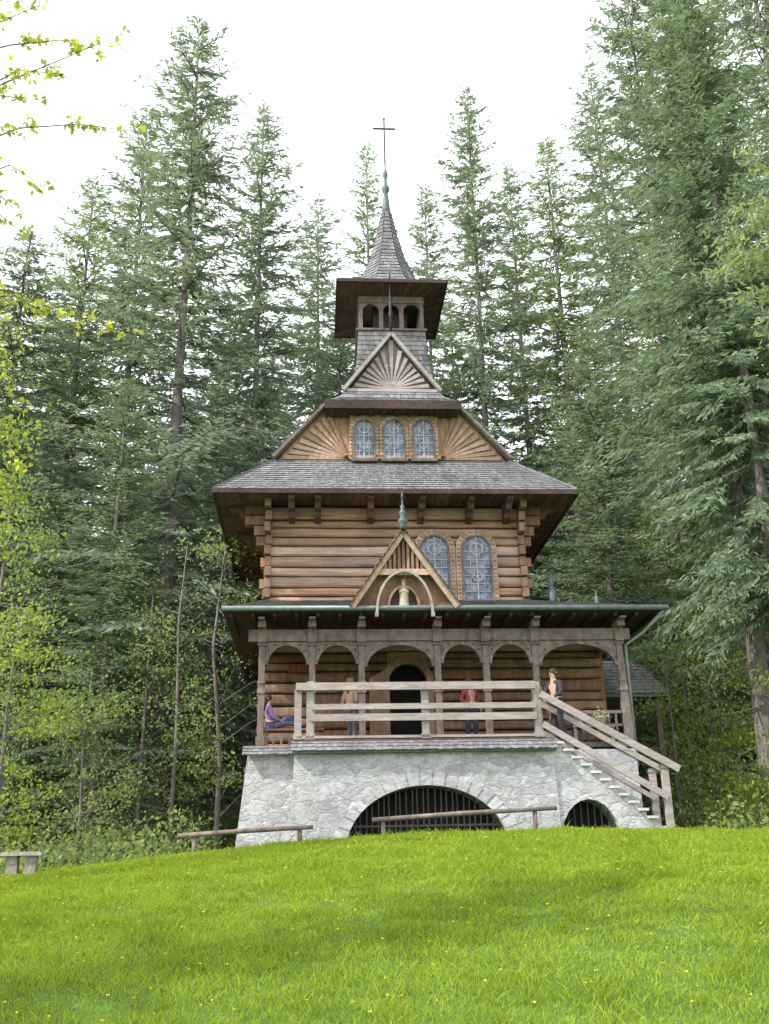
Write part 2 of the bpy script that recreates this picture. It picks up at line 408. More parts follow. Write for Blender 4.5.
mb=MB(); mb.box(pu[0]-.35,pu[-1]+.3,-.1,.1,zbeam+.02,zbt); mb.box(pu[-1]-.1,pu[-1]+.1,.1,8,zbeam+.02,zbt); mb.box(pu[0]-.1,pu[0]+.1,.1,8,zbeam+.02,zbt)
mb.build('porch_beam',WGRB,ch)
for i in range(6):
    a=pu[i]+.085; b=pu[i+1]-.085; c=(a+b)/2; r=(b-a)/2; rz=min(r,.62)
    zs=zbeam-.03-rz
    mb=MB()
    mb.prism([(a,zs)]+[(c-(r-.03)*Cc(PI*k/16),zs+(rz-.03)*S(PI*k/16)) for k in range(17)]+[(b,zs),(b,zbeam+.02),(a,zbeam+.02)],-.04,.04)
    mb.ring([(c-(r+.02)*Cc(PI*k/16),zs+(rz+.02)*S(PI*k/16)) for k in range(17)],[(c-(r-.06)*Cc(PI*k/16),zs+(rz-.06)*S(PI*k/16)) for k in range(17)],-.07,.07)
    nk_=9
    for k in range(1,nk_):
        t=PI*k/nk_; mb.lathe([(.001,-.03),(.032,0),(.001,.03)],(c-(r+.07)*Cc(t),-.06,min(zs+(rz+.05)*S(t),zbeam-.02)),6)
    mb.build('arch_brace',WGRB,ch)
for vv in (2.6,5.2,7.8):
    for q in (pu[-1],pu[0]):
        mb=MB(); mb.box(q-.085,q+.085,vv-.085,vv+.085,zf,zbeam+.02); mb.box(q-.12,q+.12,vv-.12,vv+.12,zf+.003,zf+.2); mb.build('side_post',WGRB,ch)
mb=MB(); mb.beam((pu[-1]+.12,-.02,zf+.05),(pu[-1]+.02,-.02,zbeam),.08,.1,(0,1,0)); mb.build('raking_strut',WGRB,ch)
# --- front railing on the bastion
v=-1.08
for a in (298,310,425,537):
    u=UU(a,710,v); mb=MB(); mb.box(u-.085,u+.085,v-.07,v+.07,zf,ZZ(a,682 if a!=298 else 690,v)); mb.box(u-.11,u+.11,v-.1,v+.1,zf+.003,zf+.12); mb.build('railing_post',WGRY,ch)
u0=UU(296,690,v); u1=UU(534,690,v)
for (y0,y1,ww) in ((683,690.5,.10),(704,709.5,.06),(714,721,.07)):
    z1=ZZ(415,y0,v); z0=ZZ(415,y1,v)
    mb=MB(); mb.box(u0 if y0<700 else UU(311,700,v),u1,v-.07-ww,v-.072,z0,z1)
    mb.build('front_rail',WGRY,ch)
mb=MB(); mb.box(u0,u1,v-.1,v+.06,zf+.02,zf+.08); mb.build('rail_sill',WGRY,ch)
mb=MB()
for (z0,z1) in ((.5,.56),(.25,.31)): mb.box(pu[0]+.09,pu[1]-.13,-.03,.03,zf+z0-.3,zf+z1-.3)
x=pu[0]+.3
while x<pu[1]-.2: mb.box(x,x+.05,-.028,.028,zf,zf+.26); x+=.2
mb.build('side_railing',WGRB,ch)
mb=MB()
for (z0,z1) in ((.82,.9),(.5,.56),(.25,.31)): mb.box(pu[5]+.12,pu[6]-.12,-.03,.03,zf+z0-.1,zf+z1-.1)
x=pu[5]+.25
while x<pu[6]-.2:
    mb.box(x,x+.05,-.025,.025,zf+.0,zf+.72); x+=.19
mb.build('side_railing',WGRB,ch)
mb=MB(); mb.box(pu[0]-.02,pu[1]+.3,.15,.6,zf+.40,zf+.46); mb.box(pu[0]+.1,pu[0]+.18,.2,.55,zf,zf+.40); mb.box(pu[1]+.1,pu[1]+.18,.2,.55,zf,zf+.40); mb.build('porch_bench',WBRN,ch)
# --- stairs
v0,v1=-1.15,-.3
us0=br+.0; us1=UU(664,818,-1.1); zs1=ZZ(664,826,-1.1)
ns=12; du=(us1-us0)/ns; dz=(zf-zs1)/ns
poly=[(us0,-.9)]
sa_l=max(UU(558,820,-1.15),us0+.03); sa_r=UU(621,820,-1.15); sz=ZZ(588,799,-1.15); sc_=(sa_l+sa_r)/2; sr=(sa_r-sa_l)/2
poly+= [(sc_-sr,-.9)]+[(sc_-sr*Cc(PI*k/12),-.1+(sz+.1)*S(PI*k/12)) for k in range(13)]+[(sc_+sr,-.9),(us1+.3,-.9)]
poly+=[(us1+.3,zs1-.15)]
for i in range(ns-1,-1,-1):
    zt=zf-(i+1)*dz
    poly+=[(us0+(i+1)*du,zt),(us0+i*du,zt)]
mb=MB(); mb.prism(poly,v0,v1)
st=mb.build('stair_wall',STN,ch)
mb=MB(); mb.box(sa_l-.1,sa_r+.1,-.45,-.301,-.9,sz+.1); mb.build('stair_dark_panel',BLK,st)  # black slab painting the shade under the stair arch
mb=MB()
for k in range(9):
    x=sa_l+(k+.5)*(sa_r-sa_l)/9
    mb.tube([(x,-.95,-.6),(x,-.95,-.1+(sz+.1)*math.sqrt(max(0,1-((x-sc_)/sr)**2)))],.018,5)
mb.box(sa_l,sa_r,-.98,-.93,.15,.19)
mb.build('stair_grille',IRON,st)
for i in range(ns-1):
    zt=zf-(i+1)*dz; mb=MB(); mb.box(us0+i*du+.004,us0+(i+1)*du+.05,v0-.07,v1,zt+.002,zt+.06); mb.build('stair_tread',STP,ch)
h0=Vector((UU(540,694,-1.2),-1.22,ZZ(540,694,-1.2))); h1=Vector((UU(679,769,-1.2),-1.22,ZZ(679,769,-1.2)))
g0=Vector((UU(543,724,-1.2),-1.22,ZZ(543,724,-1.2))); g1=Vector((UU(668,797,-1.2),-1.22,ZZ(668,797,-1.2)))
off=Vector((0,.95,.03))
for a,b,ww,hh_ in ((h0,h1,.08,.17),(g0,g1,.06,.15),(h0+off,h1+off,.07,.13),(g0+off,g1+off,.05,.11)):
    mb=MB(); mb.beam(a,b,ww,hh_); mb.build('stair_handrail',WGRY,ch)
for vv in (-1.15,-.2):
    e=UU(668,790,-1.2); mb=MB(); mb.box(e-.08,e+.08,vv-.02,vv+.12,-.5,ZZ(668,766,-1.2)); mb.box(e-.1,e+.1,vv-.04,vv+.14,ZZ(668,768,-1.2),ZZ(668,765,-1.2)+.02); mb.build('newel_post',WGRY,ch)
# --- upper log wall
ze=ZZ(395,491,.9)
mb=MB(); logs(mb,LWl-.05,LWr+.05,2.2,zpt-.15,ze-.05,.29); logs(mb,2.2,9.2,LWl+.1,zpt-.15,ze-.05,.33,'v'); logs(mb,2.2,9.2,LWr,zpt-.15,ze-.05,.33,'v'); logs(mb,LWl,LWr,9.2,zpt-.15,ze-.05,.33)
ulw=mb.build('log_wall',WLOG,ch)
nl=9; hh=(ze-zpt)/nl
for sgn,u0 in ((-1,LWl),(1,LWr)):
    mb=MB()
    for i in range(nl):
        zc=zpt+(i+.5)*hh; t=i/(nl-1)
        e=.12+.12*(i%2)+random.uniform(-.04,.05)+ (.55*max(0,(t-.55)/.45))
        u1=u0+sgn*e
        mb.box(min(u0,u1),max(u0,u1),2.04,2.3,zc-hh*.42,zc+hh*.42)
        fe=.10+.10*((i+1)%2)+.5*max(0,(t-.6)/.4)
        q=random.uniform(-.03,.03)
        mb.box(u0-.09+q,u0+.09+q,2.05-fe,2.05,zc-hh*.5+.04,zc+hh*.46)
    mb.build('log_ends',WBRN,ulw)
def window(cu,z0,z1,hw,v,parent,frame_w=.09,surround=0):
    zs=z1-hw
    mb=MB(); mb.ring(arch(cu,z0,zs,hw+frame_w),arch(cu,z0,zs,hw),v-.06,v+.05); mb.box(cu-hw-frame_w-.05,cu+hw+frame_w+.05,v-.1,v+.04,z0-.09,z0-.002)
    wn=mb.build('window',WGRB,parent)
    if surround:
        m2=MB(); m2.ring(arch(cu,z0,zs,hw+frame_w+surround),arch(cu,z0,zs,hw+frame_w+.005),v-.03,v+.05)
        rr=hw+frame_w+surround*.55; bs_=.042
        for k in range(13):
            t=PI*k/12; m2.lathe([(.001,-bs_),(bs_,0),(.001,bs_)],(cu-rr*Cc(t),v-.035,zs+rr*S(t)),6)
        k=1
        while zs-k*.12>z0:
            for s_ in (-1,1): m2.lathe([(.001,-bs_),(bs_,0),(.001,bs_)],(cu+s_*rr,v-.035,zs-k*.12),6)
            k+=1
        m2.build('window_surround',WCRV,wn)
    m3=MB(); pl=arch(cu,z0,zs,hw); m3.prism(pl,v-.01,v+.02); m3.build('pane',GLS,wn)
    m4=MB()
    m4.box(cu-.018,cu+.018,v-.035,v-.012,z0,z1)
    nn=max(3,int((z1-z0)/.22))
    for k in range(1,nn):
        zz=z0+(z1-z0)*k/nn
        half=hw if zz<zs else math.sqrt(max(0,hw*hw-(zz-zs)**2))
        m4.box(cu-half,cu+half,v-.033,v-.012,zz-.01,zz+.01)
    for q in (-.5,.5):
        x=cu+q*hw; m4.box(x-.008,x+.008,v-.031,v-.012,z0,zs+hw*.8)
    for (cz_,rr) in ((zs,.5),(z0+(zs-z0)*.45,.42)):
        m4.ring([(cu-hw*rr*Cc(2*PI*k/16),cz_+hw*rr*S(2*PI*k/16)) for k in range(17)],[(cu-hw*(rr-.09)*Cc(2*PI*k/16),cz_+hw*(rr-.09)*S(2*PI*k/16)) for k in range(17)],v-.04,v-.013)
    m4.build('tracery',LEAD,wn)
    return wn
for a in (435,477):
    cu=UU(a,570,2.0); window(cu,ZZ(a,600,2.0),ZZ(a,537,2.0),.38,1.98,ulw,.06,.16)
# --- main roof
uL=UU(213,486,.9); uR=UU(578,494,.9); uc=(uL+uR)/2; he=(uR-uL)/2; bv=9.9
jv=1.72; pv=1.98
hgb=(UU(515,464,2.3)-UU(281,459,2.3))/2; zg=ZZ(397,461,2.3)
hj=(UU(459,410,2.3)-UU(332,408,2.3))/2; zj=ZZ(395,407,2.3)
hp=(UU(441,393,pv)-UU(350,391,pv))/2; zp=ZZ(395,392,pv); za=ZZ(394,337,pv)
mb=MB()
E=lambda s,h,v,z:(uc+s*h,v,z)
mb.shingles(E(-1,he,.9,ze+.05),E(1,he,.9,ze+.05),E(1,hgb,2.3,zg),E(-1,hgb,2.3,zg),.15,.11,.03)
for s in (-1,1):
    mb.shingles(E(s,he,.9,ze+.05),E(s,he,bv,ze+.05),E(s,hgb,bv-1.3,zg),E(s,hgb,2.3,zg),.24,.18)
    mb.shingles(E(s,hgb,2.05,zg),E(s,hgb,bv-1.3,zg),E(s,hj,bv-1.3,zj),E(s,hj,2.05,zj),.24,.18)
    mb.shingles(E(s,hj,jv+.1,zj),E(s,hj,bv-1.3,zj),E(s,hp,bv-1.3,zp),E(s,hp,pv-.05,zp),.24,.16)
    mb.shingles(E(s,hp+.05,pv-.12,zp),E(s,hp+.05,bv-1.3,zp),E(s,0.0,bv-1.3,za),E(s,0.0,pv-.12,za),.22,.16)
    mb.add([E(s,he,.92,ze),E(s,he,bv,ze),E(s,hgb,bv-1.3,zg-.04),E(s,hgb,2.3,zg-.04),E(s,hj,2.3,zj-.04),E(s,hj,bv-1.3,zj-.04),E(s,hp,pv-.03,zp-.03),E(s,hp,bv-1.3,zp-.03),E(s,0,pv-.03,za-.03),E(s,0,bv-1.3,za-.03)],[(0,1,2,3),(3,2,5,4),(4,5,7,6),(6,7,9,8)])
jz=ZZ(395,402,jv); jz0=ZZ(395,411,jv); jh=(UU(462,408,jv)-UU(328,407,jv))/2
jm=(jh*.42+hp*.58); zm=jz+(zp-jz)*.30
mb.shingles(E(-1,jh,jv-.1,jz),E(1,jh,jv-.1,jz),E(1,jm,jv+.04,zm),E(-1,jm,jv+.04,zm),.16,.12)
mb.shingles(E(-1,jm,jv+.04,zm),E(1,jm,jv+.04,zm),E(1,hp,pv-.06,zp),E(-1,hp,pv-.06,zp),.16,.12)
mb.add([E(-1,he,.92,ze+.0),E(1,he,.92,ze+.0),E(1,hgb,2.3,zg-.04),E(-1,hgb,2.3,zg-.04),E(-1,jh,jv-.08,jz-.02),E(1,jh,jv-.08,jz-.02),E(1,hp,pv,zp-.06),E(-1,hp,pv,zp-.06),
        E(-1,he,bv,ze),E(1,he,bv,ze),E(1,hgb,bv-1.3,zg),E(-1,hgb,bv-1.3,zg),E(1,hp,bv-1.3,zp),E(-1,hp,bv-1.3,zp),E(0,0,bv-1.3,za)],[(0,1,2,3),(4,5,6,7),(8,9,10,11),(11,10,12,13),(13,12,14)])
for s in (-1,1): mb.beam(E(s,he,.9,ze+.09),E(s,hgb,2.3,zg+.03),.1,.05)
mr=mb.build('main_roof',SHG,ch)
mb=MB()
mb.box(uc-he+.02,uc+he-.02,.93,bv,ze-.02,ze-.001)
x=uc-he+.1
while x<uc+he-.1:
    mb.box(x,x+.2,.95,1.98,ze-.045,ze-.022); x+=.215
y=2.0
while y<bv-.2:
    mb.box(uc-he+.05,LWl-.05,y,y+.2,ze-.045,ze-.022); mb.box(LWr+.05,uc+he-.05,y,y+.2,ze-.045,ze-.022); y+=.215
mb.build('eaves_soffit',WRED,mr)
mb=MB(); mb.box(uc-he-.02,uc+he+.02,.86,.928,ze-.08,ze+.05); mb.box(uc-he-.03,uc-he+.03,.93,bv,ze-.08,ze+.04); mb.box(uc+he-.03,uc+he+.03,.93,bv,ze-.08,ze+.04)
mb.build('fascia',WDRK,mr)
for a in (292,318,370,420,468,505):
    u=UU(a,505,1.9); mb=MB()
    mb.prism([(1.02,ze-.05),(1.05,ze-.16),(1.3,ze-.2),(1.38,ze-.34),(1.6,ze-.38),(1.68,ze-.52),(2.05,ze-.6),(2.05,ze-.05)],-.09,.09,(u,0,0),(0,1,0),(1,0,0)); mb.build('eaves_bracket',WRED,ch)
for s,uu in ((-1,LWl),(1,LWr)):
    for vv in (2.2,4.5,7,9):
        mb=MB(); mb.prism([(0,ze-.05),(1.05,ze-.05),(1.0,ze-.16),(.75,ze-.22),(.65,ze-.38),(.4,ze-.42),(.3,ze-.6),(0,ze-.7)],-.1,.1,(uu+s*.12,vv,0),(s,0,0),(0,1,0)); mb.build('eaves_bracket',WRED,ch)
# --- upper gable storey
mb=MB()
mb.prism([(uc-hgb,zg-.1),(uc+hgb,zg-.1),(uc+hj,zj+.1),(uc-hj,zj+.1)],2.34,2.44)
gw=mb.build('gable_wall',WORG,ch)
wL=UU(350,440,2.2); wR=UU(438,440,2.2)
for s,cu in ((-1,wL),(1,wR)):
    mb=MB()
    ox,oz=cu+s*.05,zg+.05
    ex0=Vector((uc+s*hgb,zg)); ex1=Vector((uc+s*hj*.98,zj))
    nf=9
    for k in range(nf):
        q=ex0.lerp(ex1,(k+.5)/nf) ; a=Vector((ox,oz)); dvec=(q-a)
        b=a+dvec*.93; nrm=Vector((-dvec.y,dvec.x)).normalized()
        mb.prism([tuple(a+nrm*.02),tuple(a-nrm*.02),tuple(b-nrm*.07),tuple(b+nrm*.07)],2.27,2.338)
    mb.lathe([(.16,-.0),(.16,.05)],(ox,2.25,oz+.05),10)
    mb.build('fan_carving',WORG,gw)
    mb=MB()
    mb.beam((uc+s*(hgb+.04),2.2,zg+.04),(uc+s*(hj+.02),2.2,zj+.04),.26,.11,(0,0,1))
    mb.build('bargeboard',WGRB,gw)
mb=MB(); mb.box(wL,wR,2.14,2.339,zg-.05,zj+.05)
mb.box(wL-.05,wR+.05,2.08,2.16,zg-.0,zg+.08)
wb=mb.build('window_bay',WORG,gw)
for a in (364,394,423.5):
    window(UU(a,440,2.1),ZZ(a,459,2.1),ZZ(a,421,2.1),.29,2.11,gw,.05,.10)
mb=MB(); mb.box(uc-jh,uc+jh,jv-.08,2.33,jz0+.06,jz-.03); mb.box(uc-jh-.04,uc+jh+.04,jv-.14,jv-.082,jz0+.02,jz-.0)
x=uc-jh+.1
while x<uc+jh-.1:
    mb.box(x,x+.12,jv-.06,2.1,jz0-.0,jz0+.058); x+=.4
mb.build('jetty_cornice',WDRK,ch)
# --- pediment
mb=MB(); mb.prism([(uc-hp+.08,zp),(uc+hp-.08,zp),(uc,za-.06)],pv-.01,pv+.05); pd=mb.build('pediment',WGRB,ch)
mb=MB(); o2=Vector((uc,zp+.08))
for k in range(15):
    t=PI*(k+.5)/15; d=Vector((Cc(t),S(t)))
    kx=(hp-.12); kz=(za-zp-.15)
    L=1/(abs(d.x)/kx+d.y/kz)
    b=o2+d*L*.96; nrm=Vector((-d.y,d.x))
    w=.02+.035*L
    mb.prism([tuple(o2+d*.15+nrm*.02),tuple(o2+d*.15-nrm*.02),tuple(b-nrm*w),tuple(b+nrm*w)],pv-.07,pv-.011)
mb.prism([(uc-.17*Cc(PI*k/8),zp+.06+.17*S(PI*k/8)) for k in range(9)],pv-.09,pv-.011)
mb.build('fan_carving',WGRY,pd)
mb=MB()
for s in (-1,1): mb.beam((uc+s*(hp+.1),pv-.14,zp-.03),(uc,pv-.14,za+.04),.14,.10)
mb.box(uc-hp,uc+hp,pv-.12,pv-.012,zp-.05,zp+.05)
mb.build('bargeboard',WGRY,pd)
zft=ZZ(393,268,pv-.15)
mb=MB(); H=zft-za; mb.lathe([(.05,0),(.04,.25*H),(.08,.3*H),(.04,.36*H),(.06,.45*H),(.025,.5*H),(.018,.8*H),(.04,.84*H),(.005,H)],(uc,pv-.15,za),8); mb.build('pediment_finial',IRON,ch,True)
# --- belfry
vc=3.5; vf=vc-1.0; ve=vc-1.75
bh=(UU(426,318,vf)-UU(361,318,vf))/2; bc=UU(393.5,318,vf); bc=(bc+uc)/2
zb0=ZZ(393,331,vf); zb1=ZZ(393,304,vf)
hs=(UU(446,284,ve)-UU(336,283,ve))/2; zeb=ZZ(391,281,ve)
mb=MB(); n0=1.45; zn=zp-.45
def sq(h,z): return [(bc-h,vc-h,z),(bc+h,vc-h,z),(bc+h,vc+h,z),(bc-h,vc+h,z)]
A=sq(n0,zn);Mi=sq(bh+.10,zn+(zb0-zn)*.55);B=sq(bh+.02,zb0-.05)
for k in range(4):
    mb.shingles(A[k],A[(k+1)%4],Mi[(k+1)%4],Mi[k],.17,.11); mb.shingles(Mi[k],Mi[(k+1)%4],B[(k+1)%4],B[k],.17,.11)
mb.hexa(sq(n0-.15,zn),sq(bh-.06,zb0-.03))
nk=mb.build('tower_neck',SHG,ch)
mb=MB(); mb.box(bc-bh-.08,bc+bh+.08,vc-bh-.08,vc+bh+.08,zb0-.04,zb0+.03)
dirs=[((bc-bh,vc-bh,0),(1,0,0),(0,1,0)),((bc+bh,vc-bh,0),(0,1,0),(-1,0,0)),((bc+bh,vc+bh,0),(-1,0,0),(0,-1,0)),((bc-bh,vc+bh,0),(0,-1,0),(1,0,0))]
pw=.13
for org,ds,dn in dirs:
    bay=(2*bh-pw)/3
    for k in range(4):
        x=k*bay; mb.prism([(x,zb0+.032),(x+pw,zb0+.032),(x+pw,zb1),(x,zb1)],.002+.002*(k%3==0),pw,org,ds,dn)
    for k in range(3):
        a=k*bay+pw; b=(k+1)*bay; c=(a+b)/2; r=(b-a)/2; zs=zb1-r-.02
        mb.prism([(a+.001,zs)]+[(c-(r-.001)*Cc(PI*j/10),zs+r*S(PI*j/10)) for j in range(11)]+[(b-.001,zs),(b-.001,zb1+.12),(a+.001,zb1+.12)],.02,pw-.02,org,ds,dn)
    mb.prism([(0.01,zb1+.001),(2*bh-.01,zb1+.001),(2*bh-.01,zeb-.04),(0.01,zeb-.04)],-.02,.018,org,ds,dn)
bf=mb.build('belfry',WGRB,ch)
mb=MB(); mb.box(bc-bh+.5,bc+bh-.5,vc-bh+.5,vc+bh-.5,zb0,zeb-.05); mb.build('belfry_dark_block',WDRK,bf)  # added dark block, makes the belfry openings look unlit
mb=MB()
So=sq(hs,zeb);Si=sq(bh,zeb-.12)
for k in range(4):
    a,b,c,d=So[k],So[(k+1)%4],Si[(k+1)%4],Si[k]
    mb.add([a,b,c,d],[(0,1,2,3)])
    for j in range(14):
        t0=(j+.06)/14; t1=(j+.94)/14
        q=[Vector(a).lerp(Vector(b),t0),Vector(a).lerp(Vector(b),t1),Vector(d).lerp(Vector(c),t1),Vector(d).lerp(Vector(c),t0)]
        dz_=V(0,0,-.025); mb.add([x+dz_ for x in q],[(0,1,2,3)])
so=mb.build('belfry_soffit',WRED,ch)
mb=MB()
for k in range(4):
    a=Vector(So[k]);b=Vector(So[(k+1)%4]); mb.beam(a,b,.06,.10)
mb.build('belfry_fascia',WDRK,so)
# --- spire
mb=MB()
def zt_(py): return ZZ(390,py,vc)
T=sq(1.15,zeb+.42); So2=sq(hs,zeb+.06)
for k in range(4): mb.shingles(So2[k],So2[(k+1)%4],T[(k+1)%4],T[k],.2,.14)
mb.hexa(sq(hs-.02,zeb+.03),sq(1.1,zeb+.38))
zsp=zt_(213)
prof=[(1.34,zeb+.38),(1.09,zeb+.75),(.86,zeb+1.25),(.62,zeb+1.85),(.36,zeb+(zsp-zeb)*.74),(.16,zsp)]
for j in range(len(prof)-1):
    for k in range(8):
        t0=2*PI*(k+.5)/8; t1=2*PI*(k+1.5)/8
        P=lambda r,t,z:(bc+r*Cc(t),vc+r*S(t),z)
        mb.shingles(P(prof[j][0],t0,prof[j][1]),P(prof[j][0],t1,prof[j][1]),P(prof[j+1][0],t1,prof[j+1][1]),P(prof[j+1][0],t0,prof[j+1][1]),.18,.13,.03)
mb.lathe([(a-.03,b) for a,b in prof],(bc,vc,0),8)
spire=mb.build('spire',SHG,ch)
zap=zsp-.05; zx0=ZZ(387,164,vc); zx1=ZZ(386,119,vc); zarm=ZZ(386,129,vc)
mb=MB(); h=zx0-zap
mb.lathe([(.18,-.05),(.14,.10*h),(.10,.28*h),(.07,.40*h),(.13,.46*h),(.13,.52*h),(.06,.58*h),(.05,.70*h),(.09,.76*h),(.08,.82*h),(.03,.88*h),(.025,h)],(bc,vc,zap),12); mb.build('spire_needle',COP,spire,True)
mb=MB(); mb.box(bc-.025,bc+.025,vc-.025,vc+.025,zx0-.05,zx1); mb.box(bc-.36,bc+.36,vc-.022,vc+.022,zarm-.025,zarm+.03)
for q in ((-.36,zarm),(.36,zarm),(0,zx1)): mb.lathe([(.001,-.05),(.05,0),(.001,.05)],(bc+q[0],vc,q[1]),8)
mb.build('cross',IRON,spire)
# --- porch gable
gv=-.88
ga=uz(403,532,gv); gl=uz(354,605,gv); gr=uz(456,606,gv); gc=ga[0]; ghw=(gr[0]-gl[0])/2; gzb=(gl[1]+gr[1])/2; gza=ga[1]
mb=MB()
for s in (-1,1): mb.beam((gc+s*(ghw+.05),gv,gzb-.03),(gc,gv,gza),.09,.17)
mb.box(gc-ghw*.52,gc+ghw*.52,gv+.045,gv+.10,gzb+(gza-gzb)*.42,gzb+(gza-gzb)*.50)
dm=mb.build('porch_gable',WCRV,ch)
mb=MB(); mb.prism([(gc-ghw,gzb),(gc+ghw,gzb),(gc,gza-.05)],gv+.32,gv+.38)
for k in range(11):
    x=gc-ghw*.45+k*ghw*.09; zt=gza-.12-(gza-gzb)*abs(x-gc)/ghw
    mb.box(x-.035,x+.035,gv+.05,gv+.09,gzb+(gza-gzb)*.5,max(zt,gzb+(gza-gzb)*.5+.01))
mb.build('gable_panel',WBRN,dm)
mb=MB()
for s in (-1,1):
    mb.shingles((gc+s*(ghw+.1),gv-.12,gzb-.0),(gc+s*(ghw+.1),2.0,gzb-.0),(gc,2.0,gza+.08),(gc,gv-.12,gza+.08),.18,.14)
    mb.add([(gc+s*(ghw+.08),gv-.08,gzb-.02),(gc+s*(ghw+.08),2.0,gzb-.02),(gc,2.0,gza+.05),(gc,gv-.08,gza+.05)],[(0,1,2,3)])
mb.build('gable_roof',SHG,dm)
mb=MB(); c=UU(405,600,gv-.1); r=(UU(434,605,gv)-UU(376,605,gv))/2; zs=ZZ(405,612,gv); rz=ZZ(405,570,gv)-zs
mb.ring([(c-r*Cc(PI*k/16),zs+rz*S(PI*k/16)) for k in range(17)],[(c-(r-.06)*Cc(PI*k/16),zs+(rz-.06)*S(PI*k/16)) for k in range(17)],gv-.03,gv+.04)
mb.box(c-r-.02,c-r+.07,gv-.03,gv+.04,zs-.12,zs); mb.box(c+r-.07,c+r+.02,gv-.03,gv+.04,zs-.12,zs)
mb.build('gable_arch',WGRY,dm)
mb=MB()
mb.prism([(c-.36,zs+.12)]+[(c-.36*Cc(PI*k/12),zs+.2+.50*S(PI*k/12)) for k in range(13)]+[(c+.36,zs+.12)],gv+.30,gv+.315)
mb.build('niche_back',WDRK,dm)
mb=MB()
mb.ring([(c-.42*Cc(PI*k/12),zs+.2+.57*S(PI*k/12)) for k in range(13)],[(c-.36*Cc(PI*k/12),zs+.2+.50*S(PI*k/12)) for k in range(13)],gv+.2,gv+.3)
mb.build('niche_arch',WORG,dm)
mb=MB(); shelf=zs+.12; mb.box(c-.45,c+.45,gv+.02,gv+.33,shelf-.05,shelf); mb.build('niche_shelf',WGRB,dm)
zft=ZZ(400,489,gv); H=zft-gza-.1
mb=MB(); mb.lathe([(.10,0),(.06,.08*H),(.12,.16*H),(.13,.22*H),(.05,.3*H),(.09,.38*H),(.09,.43*H),(.04,.5*H),(.06,.57*H),(.02,.63*H),(.015,.8*H),(.04,.84*H),(.02,.88*H),(.003,H)],(gc,gv,gza+.08),10); mb.build('gable_finial',COP,dm,True)
for a,b,c_,v_ in ((553,603,566,2.0),(597,604,590,1.2)):
    u,z=uz(a,b,v_); z2=ZZ(a,c_,v_); H=z2-z+.4
    mb=MB(); mb.lathe([(.12,0),(.08,.3*H),(.13,.45*H),(.05,.6*H),(.08,.7*H),(.02,.8*H),(.003,H)],(u,v_,z-.4),8); mb.build('roof_finial',COP,pr,True)
mb=MB(); a=uz(670,693,5.0); b=uz(638,673,6.5); a0_=UU(600,690,5)
mb.shingles((a0_,5.0,a[1]),(a[0],5.0,a[1]),(b[0],6.5,b[1]+.4),(a0_,6.5,b[1]+.4),.2,.14)
mb.hexa([(a0_,5.02,a[1]-.1),(a[0]-.02,5.02,a[1]-.1),(a[0]-.02,8,a[1]-.1),(a0_,8,a[1]-.1)],[(a0_,5.02,a[1]-.02),(a[0]-.02,5.02,a[1]-.02),(b[0],8,b[1]+.3),(a0_,8,b[1]+.3)])
sr_=mb.build('side_roof',SHG,ch)
mb=MB(); mb.box(a[0]-.43,a[0]-.27,5.2,5.36,-.5,a[1]-.1); mb.build('side_roof_post',WGRB,ch)
# ================================================================ statue
se=empty('madonna_statue',L2W(c,gv+.2,shelf),th,'small pale robed statue of a standing woman in the niche of the porch gable','statue')
mb=MB(); mb.lathe([(.14,0),(.155,.04),(.135,.12),(.12,.25),(.115,.36),(.125,.44),(.12,.50),(.085,.55),(.045,.585),(.05,.61),(.062,.65),(.065,.69),(.05,.735),(.01,.76)],(0,0,0),14)
mb.tube([(-.09,-.02,.50),(-.10,-.07,.42),(-.01,-.12,.46)],[.04,.035,.022],8); mb.tube([(.09,-.02,.50),(.10,-.07,.42),(.01,-.12,.46)],[.04,.035,.022],8)
mb.build('robe',plain('statue_paint',(.38,.33,.25),.6,0,.35,8),se,True)
mb=MB(); mb.lathe([(.055,0),(.065,.05),(.05,.07)],(0,0,.73),9); mb.build('crown',plain('gilt',(.42,.28,.12),.4,.5),se)
# ================================================================ people
def bake(o):
    dgp=bpy.context.evaluated_depsgraph_get(); ev_=o.evaluated_get(dgp)
    me=bpy.data.meshes.new_from_object(ev_); o.modifiers.clear(); me.name=o.name; mt=o.data.materials[0]; o.data=me
    if not me.materials: me.materials.append(mt)
    me.shade_smooth()
def skin(name,nodes,edges,mat,parent,sub=1):
    me=bpy.data.meshes.new(name); me.from_pydata([n_[0] for n_ in nodes],edges,[]); me.update(); me.materials.append(mat)
    o=bpy.data.objects.new(name,me); col.objects.link(o); o.parent=parent
    o.modifiers.new('skin','SKIN')
    sv=me.skin_vertices[0].data
    for i,(pp,r_) in enumerate(nodes):
        sv[i].radius=(r_,r_) if not isinstance(r_,tuple) else r_
    sv[0].use_root=True
    ss=o.modifiers.new('sub','SUBSURF'); ss.levels=sub; ss.render_levels=sub
    bpy.context.view_layer.update(); bake(o); return o
